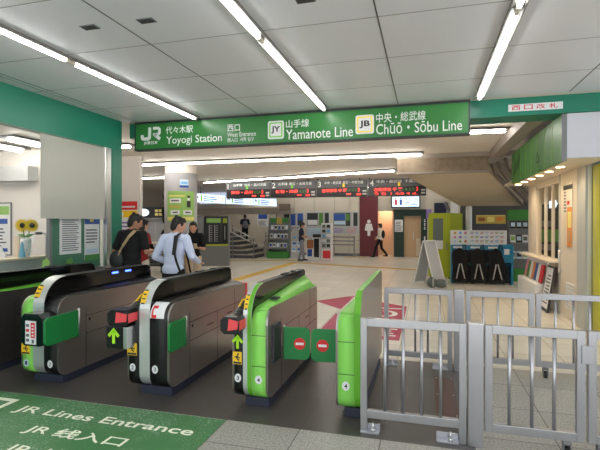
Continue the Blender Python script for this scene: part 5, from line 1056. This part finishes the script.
# man in blue shirt, back towards us
p, T, J = person('man in a pale blue long-sleeved shirt with dark trousers leaving the gates', (-3.44, 5.64, 0), -4, 1.64, dict(elbow_l=(-0.30, -0.02, 1.11), wrist_l=(-0.20, 0.20, 0.99), elbow_r=(0.30, 0.03, 1.12), wrist_r=(0.26, 0.27, 1.02)), 'shirt_blue', 'black_cloth', 'skin', 0.008, sleeve='long', head_turn=-42, head_nod=20, lean=6)
b = thing('shoulder_bag', 'black shoulder bag with a padded strap worn by the man in blue', 'bag', (-3.0, 5.75, 0.7)); S = lambda *c: T @ Vector(c)
part('body', MB().box(0.20, 0.32, -0.16, 0.16, 0.62, 0.86).xf(T), 'black_cloth', b, 0.02)
part('strap_pad', MB().add([S(0.075, -0.15, 1.15), S(0.135, -0.15, 1.15), S(0.135, -0.09, 1.43), S(0.075, -0.09, 1.43), S(0.075, -0.13, 1.15), S(0.135, -0.13, 1.15), S(0.135, -0.06, 1.43), S(0.075, -0.06, 1.43)], [(0,3,2,1),(4,5,6,7),(0,1,5,4),(1,2,6,5),(2,3,7,6),(3,0,4,7)]), 'black', b, 0.006)
part('strap', MB().tube([S(0.11, -0.138, 1.2), S(0.15, -0.135, 1.05), S(0.22, -0.10, 0.84)], 0.016, 6).tube([S(0.105, -0.07, 1.42), S(0.10, 0.04, 1.455), S(0.10, 0.11, 1.36), S(0.22, 0.13, 0.84)], 0.014, 6), 'black_cloth', b)
# man in black
p, T, J = person('man in a black T-shirt with a khaki bag strap across his back', (-4.31, 5.88, 0), 2, 1.69, dict(elbow_l=(-0.29, 0.0, 1.12), wrist_l=(-0.16, 0.22, 1.06), elbow_r=(0.28, -0.02, 1.12), wrist_r=(0.20, 0.22, 1.13)), 'black_cloth', 'photo_dark', 'skin_tan', 0.008, sleeve='short', head_turn=-48, head_nod=22, lean=4)
S = lambda *c: T @ Vector(c)
b = thing('shoulder_bag', 'dark sling bag on a khaki strap worn by the man in black', 'bag', (-4.4, 5.9, 0.9))
part('body', MB().ell((-0.16, -0.13, 1.0), (0.12, 0.05, 0.15)).xf(T), 'photo_dark', b)
mb = MB(); pth = [(-0.12, -0.155, 1.08), (-0.03, -0.155, 1.22), (0.06, -0.135, 1.36), (0.11, -0.06, 1.445), (0.11, 0.05, 1.45), (0.02, 0.13, 1.25), (-0.15, 0.10, 1.03)]
for a_, c_ in zip(pth[:-1], pth[1:]):
    a_ = Vector(a_); c_ = Vector(c_); d_ = (c_-a_).normalized(); n_ = Vector((a_.x, a_.y, 0)).normalized() if abs(a_.y) > 0.08 else Vector((0, 0, 1)); w2 = d_.cross(n_).normalized()*0.022; n_ = n_*0.005
    mb.add([a_+w2-n_, a_-w2-n_, c_-w2-n_, c_+w2-n_, a_+w2+n_, a_-w2+n_, c_-w2+n_, c_+w2+n_], [(0,3,2,1),(4,5,6,7),(0,1,5,4),(1,2,6,5),(2,3,7,6),(3,0,4,7)])
part('strap', mb.xf(T), 'khaki', b)
solo('phone', MB().box(-0.035, 0.035, -0.005, 0.005, 0, 0.15).xf(T @ Matrix.Translation((0.16, 0.36, 1.10)) @ Matrix.Rotation(R(30), 4, 'X')), 'black', 'black phone held by the man in the black T-shirt', 'phone', bev=0.003)
# hidden person in red
p, T, J = person('person with dark hair and a red top mostly hidden behind the man in black', (-4.95, 7.05, 0), -20, 1.62, dict(elbow_l=(-0.27, 0.0, 1.12), wrist_l=(-0.2, 0.2, 1.05), elbow_r=(0.27, 0.0, 1.12), wrist_r=(0.2, 0.2, 1.05)), 'red_cloth', 'cream_cloth', 'skin', 0.012, hair='long', female=True, head_nod=15)
# woman looking at her phone
hw = math.degrees(math.atan2(4.55, -8.4))
p, T, J = person('woman in a black top with dark hair looking at her phone beside the pillar', (-4.66, 8.42, 0), 196, 1.57, dict(elbow_l=(-0.24, 0.02, 1.10), wrist_l=(-0.16, 0.22, 1.13), elbow_r=(0.24, 0.02, 1.08), wrist_r=(0.10, 0.24, 1.14)), 'black_cloth', 'beige', 'skin', 0.008, sleeve='short', hair='long', female=True, head_nod=14)
solo('phone', MB().box(-0.036, 0.036, -0.005, 0.005, 0, 0.15).xf(T @ Matrix.Translation((-0.13, 0.33, 1.12)) @ Matrix.Rotation(R(-40), 4, 'X')), 'beige', 'phone in a beige case held by the woman in black', 'phone', bev=0.003)
S = lambda *c: T @ Vector(c)
b = thing('tote_bag', 'beige tote bag hanging from the shoulder of the woman in black', 'bag', tuple(S(0.28, 0.05, 0.7)))
part('body', MB().box(0.19, 0.27, -0.14, 0.20, 0.72, 1.08).xf(T), 'beige', b, 0.02); part('strap', MB().tube([S(0.23, 0.16, 1.06), S(0.14, 0.13, 1.40), S(0.12, 0.03, 1.45), S(0.14, -0.1, 1.40), S(0.23, -0.1, 1.06)], 0.016, 6), 'cream_cloth', b)
# man in a cap by the leaflets
p, T, J = person('man in a navy polo shirt, grey trousers and cap facing the leaflet desk', (-4.90, 17.72, 0), -70, 1.56, dict(elbow_l=(-0.24, 0.02, 1.10), wrist_l=(-0.14, 0.24, 1.10), elbow_r=(0.24, 0.03, 1.10), wrist_r=(0.16, 0.24, 1.04), knee_l=(-0.10, 0.06, 0.48), ankle_l=(-0.10, 0.10, 0.085), knee_r=(0.10, -0.02, 0.48), ankle_r=(0.10, -0.12, 0.085)), 'navy_cloth', 'grey_cloth', 'skin', 0.012, head_nod=12)
S = lambda *c: T @ Vector(c)
c = thing('cap', 'dark grey cap on the man by the leaflet desk', 'cap', tuple(S(0, 0, 1.66))); part('crown', MB().ell(J['hd'](0, 0, 0.16), (0.10, 0.115, 0.075), 16, 10).xf(T), 'dark_grey', c); part('brim', MB().ell(J['hd'](0, 0.11, 0.14), (0.075, 0.075, 0.012), 14, 6).xf(T), 'dark_grey', c)
b = thing('shopping_bag', 'brown bag held by the man in the navy shirt', 'bag', tuple(S(0.1, 0.3, 0.6))); part('body', MB().box(-0.02, 0.16, 0.24, 0.52, 0.56, 0.94).xf(T), 'brown_leather', b, 0.02); part('handle', MB().tube([S(0.07, 0.30, 0.93), S(0.1, 0.33, 1.03), S(0.1, 0.40, 1.03), S(0.07, 0.45, 0.93)], 0.012, 6), 'brown_leather', b)
# walking woman at the toilets
p, T, J = person('person in a pale top and black trousers walking past the maroon panel', (-1.98, 20.35, 0), 75, 1.52, dict(elbow_l=(-0.23, -0.08, 1.12), wrist_l=(-0.2, 0.10, 0.98), elbow_r=(0.23, 0.02, 1.12), wrist_r=(0.18, 0.2, 1.05), knee_l=(-0.08, 0.20, 0.50), ankle_l=(-0.08, 0.30, 0.09), knee_r=(0.08, -0.05, 0.47), ankle_r=(0.08, -0.32, 0.14)), 'cream_cloth', 'black_cloth', 'skin', 0.012, sleeve='long', hair='short', female=True)
b = thing('backpack', 'black backpack worn by the person walking past the toilets', 'bag', tuple(T @ Vector((0, -0.2, 1.0)))); part('body', MB().ell((0, -0.17, 1.17), (0.13, 0.08, 0.2)).xf(T), 'black_cloth', b); part('strap', MB().tube([T @ Vector(v_) for v_ in ((0.1, -0.12, 1.3), (0.11, 0.0, 1.455), (0.11, 0.12, 1.3), (0.13, 0.0, 1.05))], 0.014, 6), 'black_cloth', b)
# person climbing the stairs
p, T, J = person('person in dark clothes climbing the stairs on the left', (-9.0, 21.6, 0.42), 30, 1.56, dict(elbow_l=(-0.24, 0.0, 1.12), wrist_l=(-0.2, 0.2, 1.02), elbow_r=(0.24, 0.0, 1.12), wrist_r=(0.2, 0.2, 1.02)), 'navy_cloth', 'black_cloth', 'skin', 0.014)
b = thing('backpack', 'grey backpack worn by the person climbing the stairs', 'bag', tuple(T @ Vector((0, -0.2, 1.0)))); part('body', MB().ell((0, -0.17, 1.15), (0.15, 0.09, 0.22)).xf(T), 'grey_cloth', b); part('pocket', MB().ell((0, -0.23, 1.06), (0.1, 0.05, 0.09)).xf(T), 'steel_grey', b)
